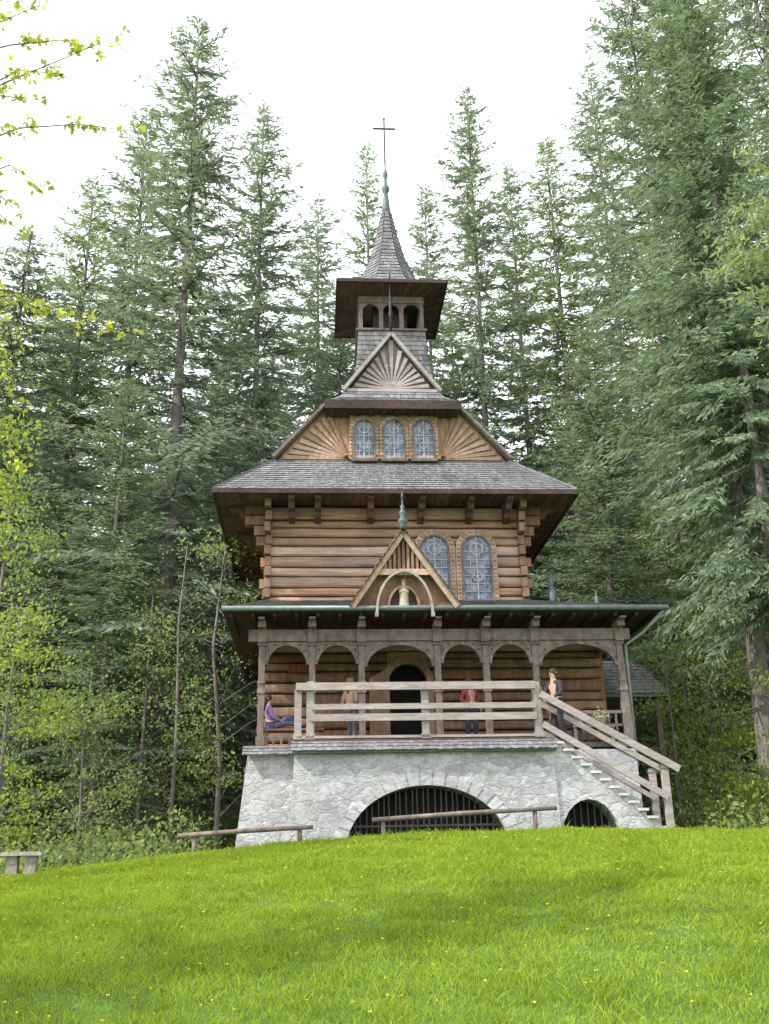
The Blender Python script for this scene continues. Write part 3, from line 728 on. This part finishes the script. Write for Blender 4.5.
def person(loc,rz,pose,label,shirt,pants,hair,longhair=False,sleeve=True,scale=1.0,lean=False):
    e=empty('person',loc,rz,label,'person'); e.scale=(scale,)*3
    SK=plain('skin',(.50,.30,.22),.6,0,.08)
    J={}
    if pose=='stand': zh=.92; tilt=-.10 if lean else 0
    elif pose=='sit': zh=.10; tilt=0
    else: zh=.10; tilt=.12
    J['pel']=V(0,0,zh); J['che']=V(0,tilt*.6,zh+.36); J['nec']=V(0,tilt*.8,zh+.52); J['jaw']=V(0,tilt*.8-.035,zh+.60); J['hea']=V(0,tilt*.8-.01,zh+.68)
    for s,n_ in ((1,'L'),(-1,'R')):
        J['hip'+n_]=V(s*.09,0,zh-.03)
        if pose=='stand': J['kne'+n_]=V(s*.1,-.02-.06*(s>0),zh-.46); J['ank'+n_]=V(s*.12,.04,.08); J['toe'+n_]=V(s*.14,-.13,.04)
        elif pose=='sit': J['kne'+n_]=V(s*.12,-.42,zh-.01); J['ank'+n_]=V(s*.12,-.42,zh-.45); J['toe'+n_]=V(s*.12,-.60,zh-.50)
        else: J['kne'+n_]=V(s*.09,-.42,zh+.05+.16*(s>0)); J['ank'+n_]=V(s*.09,-.84+.06*(s>0),zh-.02); J['toe'+n_]=V(s*.10,-.92,zh+.13)
        J['sho'+n_]=V(s*.175,J['che'].y,zh+.44)
        if pose=='stand' and lean: J['elb'+n_]=V(s*.24,-.14,zh+.18); J['wri'+n_]=V(s*.12,-.30,zh+.06)
        elif pose=='stand': J['elb'+n_]=V(s*.25,.05,zh+.17); J['wri'+n_]=V(s*(.20 if s>0 else .08),-.14,zh+(.0 if s>0 else .12))
        else: J['elb'+n_]=V(s*.22,-.04,zh+.18); J['wri'+n_]=V(s*.12,-.24,zh+.10)
    names=list(J); nodes=[];idx={}
    rad=dict(pel=.125,che=.13,nec=.052,jaw=.070,hea=.094,hip=.085,kne=.055,ank=.038,toe=.03,sho=.055,elb=.040,wri=.027)
    for n_ in names: idx[n_]=len(nodes); nodes.append((J[n_],rad[n_[:3]]))
    ed=[('pel','che'),('che','nec'),('nec','jaw'),('jaw','hea')]
    for s in 'LR': ed+=[('pel','hip'+s),('hip'+s,'kne'+s),('kne'+s,'ank'+s),('ank'+s,'toe'+s),('che','sho'+s),('sho'+s,'elb'+s),('elb'+s,'wri'+s)]
    E_=[(idx[a],idx[b]) for a,b in ed]
    for s,n_ in ((1,'L'),(-1,'R')):
        w=J['wri'+n_]; d=(w-J['elb'+n_]).normalized(); sd=d.cross(V(1,0,0) if (pose=='stand' and not lean) else V(0,0,1)).normalized(); dn=d.cross(sd)
        pi=len(nodes); nodes.append((w+d*.055,.028)); E_.append((idx['wri'+n_],pi))
        for k,(o_,l) in enumerate(((-.028,.06),(-.01,.075),(.01,.07),(.028,.055))):
            a=w+d*.085+sd*o_; b=a+d*l*.5; c2=b+(d*.7+dn*.5).normalized()*l*.5
            i0=len(nodes); nodes+= [(a,.010),(b,.009),(c2,.0075)]; E_+=[(pi,i0),(i0,i0+1),(i0+1,i0+2)]
        i0=len(nodes); nodes+=[(w+d*.05+sd*.04,.011),(w+d*.085+sd*.055,.009)]; E_+=[(pi,i0),(i0,i0+1)]
    skin('body',nodes,E_,SK,e,2)
    t=[(J['pel']+V(0,0,.02),(.145,.115)),(J['che'],(.155,.12)),(J['nec']-V(0,0,.05),.07)]; ee=[(0,1),(1,2)]
    for s in 'LR':
        b=len(t); t+=[(J['sho'+s],.068),(J['elb'+s],.054)]; ee+=[(1,b),(b,b+1)]
        if sleeve: t.append((J['wri'+s]-(J['wri'+s]-J['elb'+s])*.08,.038)); ee.append((b+1,b+2))
    skin('shirt',t,ee,plain('cloth_shirt',shirt,.85,0,.12),e,2)
    t=[(J['pel'],(.14,.12))]; ee=[]
    for s in 'LR':
        b=len(t); t+=[(J['hip'+s],.098),(J['kne'+s],.070),(J['ank'+s],.05)]; ee+=[(0,b),(b,b+1),(b+1,b+2)]
    skin('trousers',t,ee,plain('cloth_trousers',pants,.85,0,.12),e,2)
    for s in 'LR':
        mb=MB(); a=J['ank'+s]; b=J['toe'+s]; mb.tube([a-(b-a)*.25,a,(a+b)/2,b,b+(b-a)*.15],[.035,.05,.048,.042,.02],8); mb.build('shoe',plain('shoe_leather',(.05,.04,.04),.5),e,True)
    hc=J['hea']; mb=MB()
    mb.lathe([(.06,-.09),(.104,-.05),(.108,0),(.10,.05),(.07,.085),(.01,.103)],hc+V(0,.026,.01),14)
    if longhair: mb.tube([hc+V(0,.06,0),hc+V(0,.10,-.15),hc+V(0,.10,-.30)],[.09,.075,.04],10)
    mb.build('hair',plain('hair_colour',hair,.7,0,.3,20),e,True)
    mb=MB(); hj_=hc+V(0,-.085,-.03)
    mb.tube([hj_+V(0,.0,.03),hj_+V(0,-.03,-.012),hj_+V(0,.005,-.02)],[.007,.014,.008],6); mb.build('nose',SK,e,True)
    for s in (-1,1):
        mb=MB(); mb.tube([hc+V(s*.088,.0,.01),hc+V(s*.102,.012,-.005),hc+V(s*.09,.0,-.04)],[.01,.018,.008],6); mb.build('ear',SK,e,True)
        mb=MB(); mb.lathe([(.001,-.010),(.011,0),(.001,.010)],hc+V(s*.033,-.088,-.005),8); mb.build('eye',plain('dark_eyes',(.05,.03,.03),.4),e)
    mb=MB(); mb.box(hc.x-.022,hc.x+.022,hc.y-.098,hc.y-.088,hc.z-.078,hc.z-.070)
    mb.build('mouth',plain('lips',(.30,.08,.07),.5),e)
    return e
person(L2W(pu[0]+.26,.38,zf+.46),th+PI/2,'recline','person in a purple top on the porch bench at the left end, legs stretched out',(.30,.18,.46),(.08,.10,.20),(.04,.02,.015),True)
u=UU(351,690,.3); person(L2W(u,.45,zf),th+PI*.75,'stand','person with fair hair and beige top standing in the porch left of the door',(.42,.31,.24),(.12,.12,.14),(.26,.16,.08),True,True,1.04)
u=UU(470,690,.3); person(L2W(u,.4,zf),th+.5,'stand','person in a red jacket standing in the porch right of the door',(.30,.05,.055),(.04,.04,.06),(.05,.03,.02),False,True,1.03)
u=UU(557,690,-.3); person(L2W(u,-.22,zf),th-.9,'stand','person in dark clothes standing at the head of the stairs',(.03,.032,.04),(.03,.03,.04),(.03,.02,.015),False,True,1.08,True)
# flower pots
POT=plain('white_pot',(.5,.48,.45),.5); FLW=leafm('white_petals',(.45,.43,.40),(.65,.62,.60),.3)
rg=np.random.default_rng(3)
def cards(P,D,L,Wd,rg):
    P=np.asarray(P);D=np.asarray(D); D=D/np.linalg.norm(D,axis=1,keepdims=True)
    Rn=rg.normal(size=P.shape); Sx=np.cross(D,Rn); Sx/=np.linalg.norm(Sx,axis=1,keepdims=True)+1e-9
    L=np.asarray(L)[:,None]; Wd=np.asarray(Wd)[:,None]
    return np.stack([P,P+D*L*.45+Sx*Wd*.5,P+D*L,P+D*L*.45-Sx*Wd*.5],axis=1)
for i,(a,lb) in enumerate(((578,'white pot of pale blooms by the porch railing, nearer the stairs'),(600,'white pot of pale blooms by the porch railing, nearer the corner post'))):
    u=UU(a,705,-.2); e=empty('flower_pot',L2W(u,-.15,zf+.4),th,lb,'flower pot'); e.scale=(.85,.85,.75)
    mb=MB(); mb.lathe([(.10,0),(.15,.24),(.165,.25),(.165,.3),(.14,.3),(.13,.22)],(0,0,0),14); mb.build('pot',POT,e,True)
    n=60; P=rg.normal(size=(n,3))*(.11,.11,.08)+(0,0,.40); quads('blooms',cards(P,rg.normal(size=(n,3)),rg.uniform(.04,.07,n),rg.uniform(.04,.06,n),rg),FLW,e)
    n=160; P=rg.normal(size=(n,3))*(.1,.1,.08)+(0,0,.34); quads('leaves',cards(P,rg.normal(size=(n,3)),rg.uniform(.07,.12,n),rg.uniform(.03,.05,n),rg),LFD,e)
mb=MB(); a=UU(570,705,-.2); b=UU(612,705,-.2); mb.box(a,b,-.3,-.06,zf+.34,zf+.4); mb.box(a+.03,a+.1,-.28,-.08,zf,zf+.34); mb.box(b-.1,b-.03,-.28,-.08,zf,zf+.34); mb.build('pot_shelf',WGRB,ch)
# ================================================================ barrier rails + stone bench
def rail(a,b,Y,label,posts):
    A=W(a[0],a[1],Y);B=W(b[0],b[1],Y)
    e=empty('log_barrier',((A.x+B.x)/2,Y,gz((A.x+B.x)/2,Y)),0,label,'barrier')
    inv=Vector(e.location)
    mb=MB(); mb.tube([A-inv,(A+B)/2-inv+V(0,0,.015),B-inv],[.05,.055,.045],8); mb.build('rail',WGRB,e,True)
    for t in posts:
        q=A.lerp(B,t); g=gz(q.x,Y); mb=MB(); mb.tube([V(q.x,Y+.05,g-.2)-inv,V(q.x,Y+.05,q.z+.02)-inv],[.055,.05],8); mb.build('post',WGRB,e,True)
rail((178,836),(313,827),23.2,'low weathered rail in the grass left of the stone base',(.12,.9))
rail((372,820),(557,808),23.4,'low weathered rail in front of the large barred arch',(.06,.88))
Bp=W(22,866,22.3)
e=empty('stone_bench',(Bp.x,22.3,gz(Bp.x,22.3)),.1,'small grey stone bench at the far left edge of the lawn','bench')
hb=W(22,852,22.3).z-e.location.z
BST=plain('bench_stone',(.27,.245,.22),.9,0,.35,9)
mb=MB(); mb.hexa([(-.43,-.2,hb-.08),(.43,-.2,hb-.08),(.41,.22,hb-.08),(-.41,.22,hb-.08)],[(-.40,-.18,hb),(.40,-.18,hb),(.38,.2,hb),(-.38,.2,hb)]); mb.build('seat',BST,e)
for s in (-1,1):
    mb=MB(); mb.hexa([(s*.17-.13,-.14,-.3),(s*.17+.13,-.14,-.3),(s*.17+.13,.14,-.3),(s*.17-.13,.14,-.3)],[(s*.2-.10,-.12,hb-.08),(s*.2+.10,-.12,hb-.08),(s*.2+.10,.12,hb-.08),(s*.2-.10,.12,hb-.08)]); mb.build('leg',BST,e)
# ================================================================ ground
xs=np.concatenate([[-500,-200,-90,-50],np.arange(-34,34.1,.6),[50,90,200,500]]); ys=np.concatenate([[-100,-30,0],np.arange(4,60,.6),[70,90,130,200,400,900]])
X,Y=np.meshgrid(xs,ys); Z=hg_(X,Y); nx,ny=len(xs),len(ys)
vv=np.stack([X,Y,Z],-1).reshape(-1,3).tolist()
ff=[(j*nx+i,j*nx+i+1,(j+1)*nx+i+1,(j+1)*nx+i) for j in range(ny-1) for i in range(nx-1)]
m,nt,out=newmat('meadow_ground')
vec=coords(nt,(1,1,1)); sx=nt.nodes.new('ShaderNodeSeparateXYZ'); nt.links.new(vec,sx.inputs[0])
nz=noise(nt,vec,.5,5); gcol=ramp(nt,noise(nt,vec,3,5),[(.3,(.04,.09,.012)),(.7,(.09,.16,.02))]); fcol=ramp(nt,noise(nt,vec,2,6),[(.3,(.06,.055,.042)),(.5,(.09,.10,.05)),(.75,(.10,.15,.05))])
fac=ramp(nt,mth(nt,'ADD',mth(nt,'MULTIPLY',mth(nt,'SUBTRACT',sx.outputs[1],25.5),.15),nz),[(.45,(0,0,0)),(.6,(1,1,1))])
cc=mixc(nt,fac,gcol,fcol); bs=nt.nodes.new('ShaderNodeBsdfPrincipled'); nt.links.new(cc,bs.inputs['Base Color']); bs.inputs['Roughness'].default_value=.95; nt.links.new(bs.outputs[0],out.inputs[0])
mb=MB(); mb.v=vv; mb.f=ff; g=mb.build('ground',m,None,True); tag(g,kind='structure')
# grass
rg=np.random.default_rng(11)
N=360000
y=np.sqrt(rg.uniform(8.8**2,24.6**2,N)); x=rg.uniform(-1,1,N)*(.44*y+.8)
keep=~((y>24.0)&(x>-3.2)&(x<5.5)); x=x[keep];y=y[keep];N=len(x)
z=hg_(x,y)-.01
pn=np.sin(x*1.3+np.sin(y*1.7)*1.5)*np.sin(y*1.1+np.sin(x*.9)*2)
pn2=np.sin(x*4.1+y*2.3+np.sin(y*3.7))*np.sin(y*4.7-x*1.9)
hgt=(.085+.025*pn+.03*pn2)*rg.uniform(.45,1.6,N); tall=rg.random(N)<.02; hgt[tall]*=1.9
D=np.stack([rg.normal(0,.38,N),rg.normal(0,.38,N),np.ones(N)],1)
Q=cards(np.stack([x,y,z],1),D,hgt,.006+.0005*y*rg.uniform(.7,1.4,N),rg)
bend=np.stack([rg.normal(0,.3,N),rg.normal(0,.3,N),-np.abs(rg.normal(0,.12,N))],1)*hgt[:,None]
Q[:,2]+=bend
GR=leafm('grass_blades',(.095,.17,.018),(.34,.46,.06),.42,nscale=.9)
tag(quads('grass',Q,GR),'bright green meadow grass covering the hill','grass',kind='stuff')
N=420; y=rg.uniform(10,23.3,N); x=rg.uniform(-1,1,N)*(.44*y+.3); z=hg_(x,y)+rg.uniform(.08,.15,N)
Qs=[]
for k in range(6):
    a=2*PI*k/6+rg.uniform(0,1,N); D=np.stack([np.cos(a),np.sin(a),np.full(N,.35)],1)
    Qs.append(cards(np.stack([x,y,z],1),D,np.full(N,.022),np.full(N,.022),rg))
tag(quads('dandelion_flowers',np.concatenate(Qs),plain('yellow_petals',(.70,.55,.03),.7)),'tiny yellow dandelion flowers scattered through the meadow','wildflowers',kind='stuff')
# ================================================================ trees
def conifer(seed,H,Rr,zb,step,cl,cw,dens,droop=0):
    rg=np.random.default_rng(seed); P=[];D=[];L=[];limbs=[]
    z=zb
    while z<H-.25:
        t=(z-zb)/(H-zb)
        L0=Rr*((1-t)**.66)*min(1,.5+t*5)+.15
        nb=rg.integers(6,10); a0=rg.uniform(0,6.28)
        for k in range(nb):
            if rg.random()<.16: continue
            a=a0+2*PI*k/nb+rg.normal(0,.3); Lb=L0*rg.uniform(.42,1.18); zz=z+rg.uniform(-.4,.4)*step
            e0=-.32-droop+(.75+droop)*t+rg.normal(0,.12)
            m=int(Lb/dens)+5; s=rg.uniform(.03,1,m)**.85; r=s*Lb
            pz=zz+e0*r-.035*r*r*(1-t)+.45*s**3*(Lb/4)
            lat=rg.normal(0,.12,m)*Lb*s*.8
            px=np.cos(a)*r-np.sin(a)*lat; py=np.sin(a)*r+np.cos(a)*lat
            side=np.where(rg.random(m)<.5,-1,1); da=a+side*rg.uniform(.2,1.2,m)
            P.append(np.stack([px,py,pz],1)); D.append(np.stack([np.cos(da),np.sin(da),e0*.6-rg.uniform(-.15,.9,m)*(1-t*.6)],1))
            L.append(cl*(1.15-.45*s)*rg.uniform(.55,1.3,m)*(.5+.5*min(1,Lb/2)))
            if k%2==0 and Lb>1: limbs.append(((0,0,zz),(np.cos(a)*Lb*.5,np.sin(a)*Lb*.5,zz+e0*Lb*.5-.009*Lb*Lb*(1-t)),(np.cos(a)*Lb*.92,np.sin(a)*Lb*.92,zz+e0*Lb*.92-.028*Lb*Lb*(1-t))))
        z+=step*(1.1-.5*t)*rg.uniform(.75,1.25)
    P.append(np.stack([np.zeros(30),np.zeros(30),rg.uniform(H-2,H,30)],1)); aa=rg.uniform(0,6.28,30); D.append(np.stack([np.cos(aa),np.sin(aa),np.full(30,.9)],1)); L.append(np.full(30,.3))
    P=np.concatenate(P);D=np.concatenate(D);L=np.concatenate(L)
    return cards(P,D,L,L*cw*rg.uniform(.7,1.3,len(L)),rg),limbs
variants=[]
for i,(Rr,zb,dn_,dr_) in enumerate(((5.8,2.4,.040,0),(5.2,3.2,.040,.05),(4.8,2.0,.042,0),(5.8,4.5,.042,.05),(5.2,6.6,.026,.3))):
    Q,limbs=conifer(20+i,32,Rr,zb,.58,.42,.21,dn_,dr_)
    me=quads('crown',Q,SPR[i%3]); cm=me.data; bpy.data.objects.remove(me)
    mb=MB(); mb.tube([(0,0,-.5),(0.05,0,.4),(.05,.03,6),(-.03,.05,14),(.04,0,22),(0,0,31)],[.46,.34,.26,.17,.10,.03],10)
    for a,b,c_ in limbs: mb.tube([a,b,c_],[.04,.025,.01],4,False)
    rr=random.Random(i)
    for k in range(26):
        z=rr.uniform(1.5,zb+2); a=rr.uniform(0,6.28); l=rr.uniform(.6,2.0); mb.tube([(0,0,z),(Cc(a)*l,S(a)*l,z-rr.uniform(0,.4))],[.025,.008],4,False)
    to=mb.build('trunk',BRK,None,True); tm=to.data; bpy.data.objects.remove(to)
    variants.append((cm,tm))
def spruce(px,py,Y,sxy,var,label,X=None,lean=0,H=None):
    T=W(px,py,Y); x=T.x if X is None else X; g=gz(x,Y); H=H or (T.z-g)
    e=empty('spruce_tree',(x,Y,g),0,label,'tree','spruces around the chapel')
    e.rotation_euler=(0,lean,0)
    e.scale=(sxy,sxy,H/32); rz=random.uniform(0,6.28)
    for nm,me in (('crown',variants[var][0]),('trunk',variants[var][1])):
        o=bpy.data.objects.new(nm,me); col.objects.link(o); o.parent=e; o.rotation_euler=(0,0,rz)
    return e
SP=[(200,20,36,1.22,0,'tallest spruce left of the chapel, its pointed top high against the sky'),
(264,105,40,1.0,1,'spruce close behind the right shoulder of the tallest left spruce'),
(148,112,41,1.1,3,'spruce top just left of the tallest left spruce'),
(95,178,39,1.1,2,'spruce with lower top third from the left edge'),
(30,232,36,1.1,0,'spruce at the far left edge with a low top'),
(-40,200,34,1.1,1,'spruce mostly cut off by the left edge of the view'),
(366,142,44,.8,2,'slim spruce just left of the tower cross'),
(466,88,42,.95,0,'tall slender spruce right of the spire'),
(424,185,48,.85,1,'far spruce low behind the right side of the spire'),
(318,195,47,1.0,3,'far spruce between the spire and the left spruces'),
(545,140,42,1.15,2,'spruce behind the right end of the chapel roof'),
(508,165,47,.95,1,'far spruce right of the tall slender one'),
(622,-40,39,1.2,0,'tall spruce right of the chapel with top cut off by the frame'),
(588,60,48,1.1,3,'far spruce between the chapel roof and the tall right spruces'),
(668,-90,44,1.2,1,'tall spruce behind the nearest right trunk'),
(725,-160,37,1.2,0,'tall spruce near the right edge behind the nearest trunk'),
(790,-100,33,1.2,2,'spruce at the right edge, trunk outside the view'),
(232,290,46,.95,0,'far low spruce behind the left spruces'),
(60,300,46,1.1,3,'far low spruce near the left edge'),
(585,330,36,.8,1,'shorter spruce beside the right eaves of the chapel'),
(128,380,33,.75,1,'short spruce in front of the left trunks'),
(645,230,35,.8,2,'mid sized spruce filling the gap right of the eaves'),
(340,300,42,.8,0,'low spruce directly behind the left side of the tower'),
(450,300,44,.8,2,'low spruce directly behind the right side of the tower')]
for a in SP: spruce(*a)
T=W(772,805,29)
spruce(700,-330,29,1.0,4,'nearest right spruce with thick bare lower trunk',X=T.x,lean=R(1.6),H=34)
spruce(0,0,27.6,.80,4,'spruce just outside the right edge with boughs reaching over the nearest trunk',X=W(812,805,27.6).x,H=31)
spruce(0,0,2.5,.7,1,'spruce beyond the left of the view shading the lower lawn',X=-20,H=30)
# far wood
Qf,_=conifer(77,30,5.0,.8,1.0,1.2,.3,.15)
rg=np.random.default_rng(5); out_=[]
for k in range(84):
    Yk=rg.uniform(52,78); Xk=-.6*Yk+1.2*Yk*((k*0.618)%1); s=rg.uniform(.70,1.0)
    if abs(Xk/Yk)<.09: s*=.8
    a=rg.uniform(0,6.28)
    ca,sa=np.cos(a),np.sin(a); q=Qf.reshape(-1,3)*np.array([s*1.25,s*1.25,s]); q=np.stack([q[:,0]*ca-q[:,1]*sa+Xk,q[:,0]*sa+q[:,1]*ca+Yk,q[:,2]+gz(Xk,Yk)-1],1); out_.append(q.reshape(-1,4,3))
tag(quads('distant_forest',np.concatenate(out_),leafm('hazed_needles',(.21,.27,.25),(.40,.48,.42),0,nscale=.15)),'dense spruce wood filling the hillside far behind the chapel','forest',kind='stuff')  # aerial haze painted in as pale needle colour
# deciduous
def leafy(name,base,H,cr,ncl,nleaf,lsz,mat,label,cat,group,seed,c0=.35,bark=BRK,tr=.09,spread=.38,lean=(0,0)):
    rg=np.random.default_rng(seed); e=empty(name,base,0,label,cat,group)
    mb=MB(); tp=V(lean[0],lean[1],H*.93)
    trunk=[V(0,0,-.3),V(lean[0]*.2+rg.normal(0,.05),lean[1]*.2,H*.3),V(lean[0]*.55+rg.normal(0,.1),lean[1]*.55,H*.6),tp]
    mb.tube(trunk,[tr,tr*.8,tr*.5,tr*.15],7)
    P=[]
    for k in range(ncl):
        t=rg.uniform(0,1); h=H*(c0+(1-c0)*t); rad=cr*math.sin(PI*min(1,.18+.78*t))**.7*rg.uniform(.35,1.0); a=rg.uniform(0,6.28)
        ax=V(lean[0],lean[1],0)*(h/H)
        c_=V(Cc(a)*rad,S(a)*rad,h)+ax
        st_=V(ax.x,ax.y,h-rad*rg.uniform(.3,.8)); st_.z=max(st_.z,H*.12)
        mid=(st_+c_)/2+V(0,0,.1); mb.tube([st_,mid,c_],[tr*.22,tr*.13,.006],4,False)
        nl_=int(nleaf*rg.uniform(.4,1.3)); sp_=spread*rg.uniform(.6,1.4)
        P.append(rg.normal(size=(nl_,3))*(sp_,sp_,sp_*.4)+np.array(c_))
    mb.build('trunk',bark,e,True)
    P=np.concatenate(P); D=rg.normal(size=P.shape)+(0,0,-.35)
    L=rg.uniform(.6,1.3,len(P))*lsz
    quads('crown',cards(P,D,L,L*.7,rg),mat,e); return e
def at(px,Y):
    x=(px-384.5)/f*Y*1.03; return (x,Y,gz(x,Y))
DEC=[(-66,18.5,11.5,1.6,70,LFY,'yellow green young tree at the left edge of the lawn',.2),
(18,26,7.5,1.3,42,LFY,'yellow green young tree behind the stone bench',.15),
(-5,30,13,1.9,50,LFD,'taller green leafy tree behind the left edge saplings',.25),
(95,30,6.5,1.6,44,LFD,'small leafy tree under the left spruces',.15),
(150,32,9.5,2.0,55,LFD,'thin sparse leafy tree under the tallest left spruce',.12),
(222,31,11,2.0,48,LFD,'sparse leafy tree rising beside the left eaves',.2),
(655,31,6.0,1.2,30,LFD,'light green leafy tree beside the right porch corner',.1),
(700,32,7.5,1.7,55,LFY,'leafy tree between the porch and the nearest right trunk',.1),
(795,27,5.5,1.5,55,LFY,'bright leafy bush tree at the right edge',.1),
(722,27.5,1.8,.9,26,LFY,'low bright bush left of the nearest right trunk',.1),
(672,34,12,1.8,35,LFD,'tall thin leafy tree behind the right porch corner',.3),
(-900,10,12,2.4,70,LFD,'broad leafy tree beyond the left edge shading the lawn',.25)]
for i,(px,Y,H,cr,nc,mt,lb,c0) in enumerate(DEC):
    leafy('leafy_tree',at(px,Y),H,cr,nc,95,.11,mt,lb,'tree','leafy trees at the wood edge',50+i,c0,BRK,.05+.004*H,.42)
for i,(px,Y,H,lb) in enumerate(((179,30.5,10,'thin bare dead trunk left of the stone base'),)):
    e=empty('bare_tree',at(px,Y),0,lb,'tree'); mb=MB(); trk=[V(0,0,-.3),V(.06,0,H*.4),V(-.05,0,H*.75),V(.1,0,H)]; mb.tube(trk,[.07,.06,.035,.01],7)
    rr=random.Random(i)
    for k in range(18):
        z=rr.uniform(H*.3,H*.95); a=rr.uniform(0,6.28); l=rr.uniform(.4,1.3); mb.tube([(0,0,z),(Cc(a)*l*.6,S(a)*l*.6,z+.25*l),(Cc(a)*l,S(a)*l,z+.6*l)],[.02,.012,.004],4,False)
    mb.build('trunk',BRK,e,True)
# undergrowth
rg=np.random.default_rng(8); P=[]
for k in range(1300):
    Yk=rg.uniform(25.5,44); side=rg.random()
    Xk=rg.uniform(-.5,.5)*Yk
    if -5.2<Xk<8.0 and Yk<37: continue
    if Xk>-5.2 and Xk<7.5 and Yk<27: continue
    P.append(rg.normal(size=(46,3))*(.45,.45,.36)+(Xk,Yk,gz(Xk,Yk)+rg.uniform(.05,1.9)*(Yk-22)/14))
P=np.concatenate(P); L=rg.uniform(.08,.2,len(P))
tag(quads('undergrowth',cards(P,rg.normal(size=P.shape)+(0,0,.5),L,L*.6,rg),LFD),'leafy green undergrowth on the wood floor behind the lawn','undergrowth',kind='stuff')
# overhanging near branches
def overhang(base,H,lines,label,mat,seed,lsz=.075,rate=9,tw=.24,asp=.62,dr=.4):
    rg=np.random.default_rng(seed); e=empty('overhanging_tree',base,0,label,'tree'); b=Vector(base)
    mb=MB(); top=V(.3,.3,H); mb.tube([V(0,0,-.4),V(.05,0,1.5),V(-.05,.1,H*.55),top],[.24,.17,.13,.04],10)
    P=[];D=[]
    for ln,yy in lines:
        pts=[W(a,b_,yy)-b for a,b_ in ln]
        st_=V(0,0,min(H*.95,max(1.0,pts[0].z-.6)))
        mb.tube([st_,(st_+pts[0])/2+V(0,0,.15),pts[0]],[.06,.035,.014],6)
        mb.tube(pts,[.012-.009*i/(len(pts)-1) for i in range(len(pts))],5)
        for i in range(len(pts)-1):
            a,c_=pts[i],pts[i+1]; l=(c_-a).length; m=max(2,int(l*rate))
            for k in range(m):
                q=a.lerp(c_,rg.random()); d=(c_-a).normalized()
                sd=Vector((rg.normal(),rg.normal(),rg.normal()*.5)).normalized(); tl=rg.uniform(.06,tw); q2=q+(d*.8+sd).normalized()*tl
                mb.tube([q,q2],[.004,.002],3,False)
                for j in range(rg.integers(3,8)):
                    P.append(tuple(q.lerp(q2,rg.uniform(.3,1)))); dd=(d*.5+Vector((rg.normal(),rg.normal(),rg.normal()-dr))*.8); D.append(tuple(dd))
    mb.build('trunk',BRK,e,True); P=np.array(P);D=np.array(D); L=rg.uniform(.6,1.25,len(P))*lsz
    quads('crown',cards(P,D,L,L*asp,rg),mat,e)
b0=(-6.2,9.5,gz(-6.2,9.5))
overhang(b0,9,[([(-60,120),(0,85),(60,60),(122,34)],9),([(-60,40),(0,22),(40,5)],8.8),([(-40,150),(20,128),(80,124),(136,132)],9.2),([(-60,190),(10,165),(48,190)],9),([(-40,100),(20,70),(70,75)],9.3),([(-50,225),(0,215),(25,235)],9.4),
 ([(-60,290),(10,290),(60,312),(124,332)],9.6),([(-50,330),(20,300),(70,322)],9.8),([(-60,5),(10,-10),(30,8)],9.1),([(-50,60),(10,45),(60,40),(100,50)],8.9),([(-50,300),(-5,340),(22,400)],9.9),([(-50,380),(-10,420),(20,470)],10),([(-50,170),(-5,190),(20,215)],9.3),([(-50,80),(-5,95),(40,100)],9.15)],'yellow green branches hanging in at the upper left from a tree outside the view',LFN,4,.085,13)
b1=(7.3,13,gz(7.3,13))
overhang(b1,12,[([(840,200),(790,215),(745,228),(718,240)],12.5),([(840,260),(780,262),(740,268),(716,272)],12.6),([(840,150),(790,160),(755,168),(738,150)],12.4),([(840,230),(790,240),(748,252)],12.2),([(840,280),(785,290),(745,296)],12.5),([(840,190),(790,190),(750,205)],12.3),([(840,300),(790,310),(760,330)],12.6),([(840,215),(780,205),(738,215)],12.7),([(840,245),(780,252),(730,256)],12.8)],'soft pale green bough hanging in at the upper right from a tree outside the view',LFP,6,.13,42,.5,.28,1.0)
# ================================================================ light
sun_dir=Vector((-.74,-.40,.86)).normalized()
sd=bpy.data.lights.new('sun','SUN'); sd.energy=5.0; sd.angle=R(.6); sd.color=(1,.95,.86)
so_=bpy.data.objects.new('sun',sd); col.objects.link(so_); so_.rotation_euler=(-sun_dir).to_track_quat('-Z','Y').to_euler()
w=bpy.data.worlds.new('World'); sc.world=w; w.use_nodes=True; nt=w.node_tree; nt.nodes.clear()
out=nt.nodes.new('ShaderNodeOutputWorld'); sky=nt.nodes.new('ShaderNodeTexSky'); sky.sky_type='NISHITA'; sky.sun_disc=False
sky.sun_elevation=math.asin(sun_dir.z); sky.sun_rotation=math.atan2(sun_dir.x,sun_dir.y); sky.dust_density=3
b1_=nt.nodes.new('ShaderNodeBackground'); b1_.inputs[1].default_value=.09; nt.links.new(sky.outputs[0],b1_.inputs[0])
b2_=nt.nodes.new('ShaderNodeBackground'); b2_.inputs[0].default_value=(.97,.975,1,1); b2_.inputs[1].default_value=1.8
ad=nt.nodes.new('ShaderNodeAddShader'); nt.links.new(b1_.outputs[0],ad.inputs[0]); nt.links.new(b2_.outputs[0],ad.inputs[1]); nt.links.new(ad.outputs[0],out.inputs[0])
sc.view_settings.view_transform='Standard'; sc.view_settings.look='None'; sc.view_settings.exposure=0
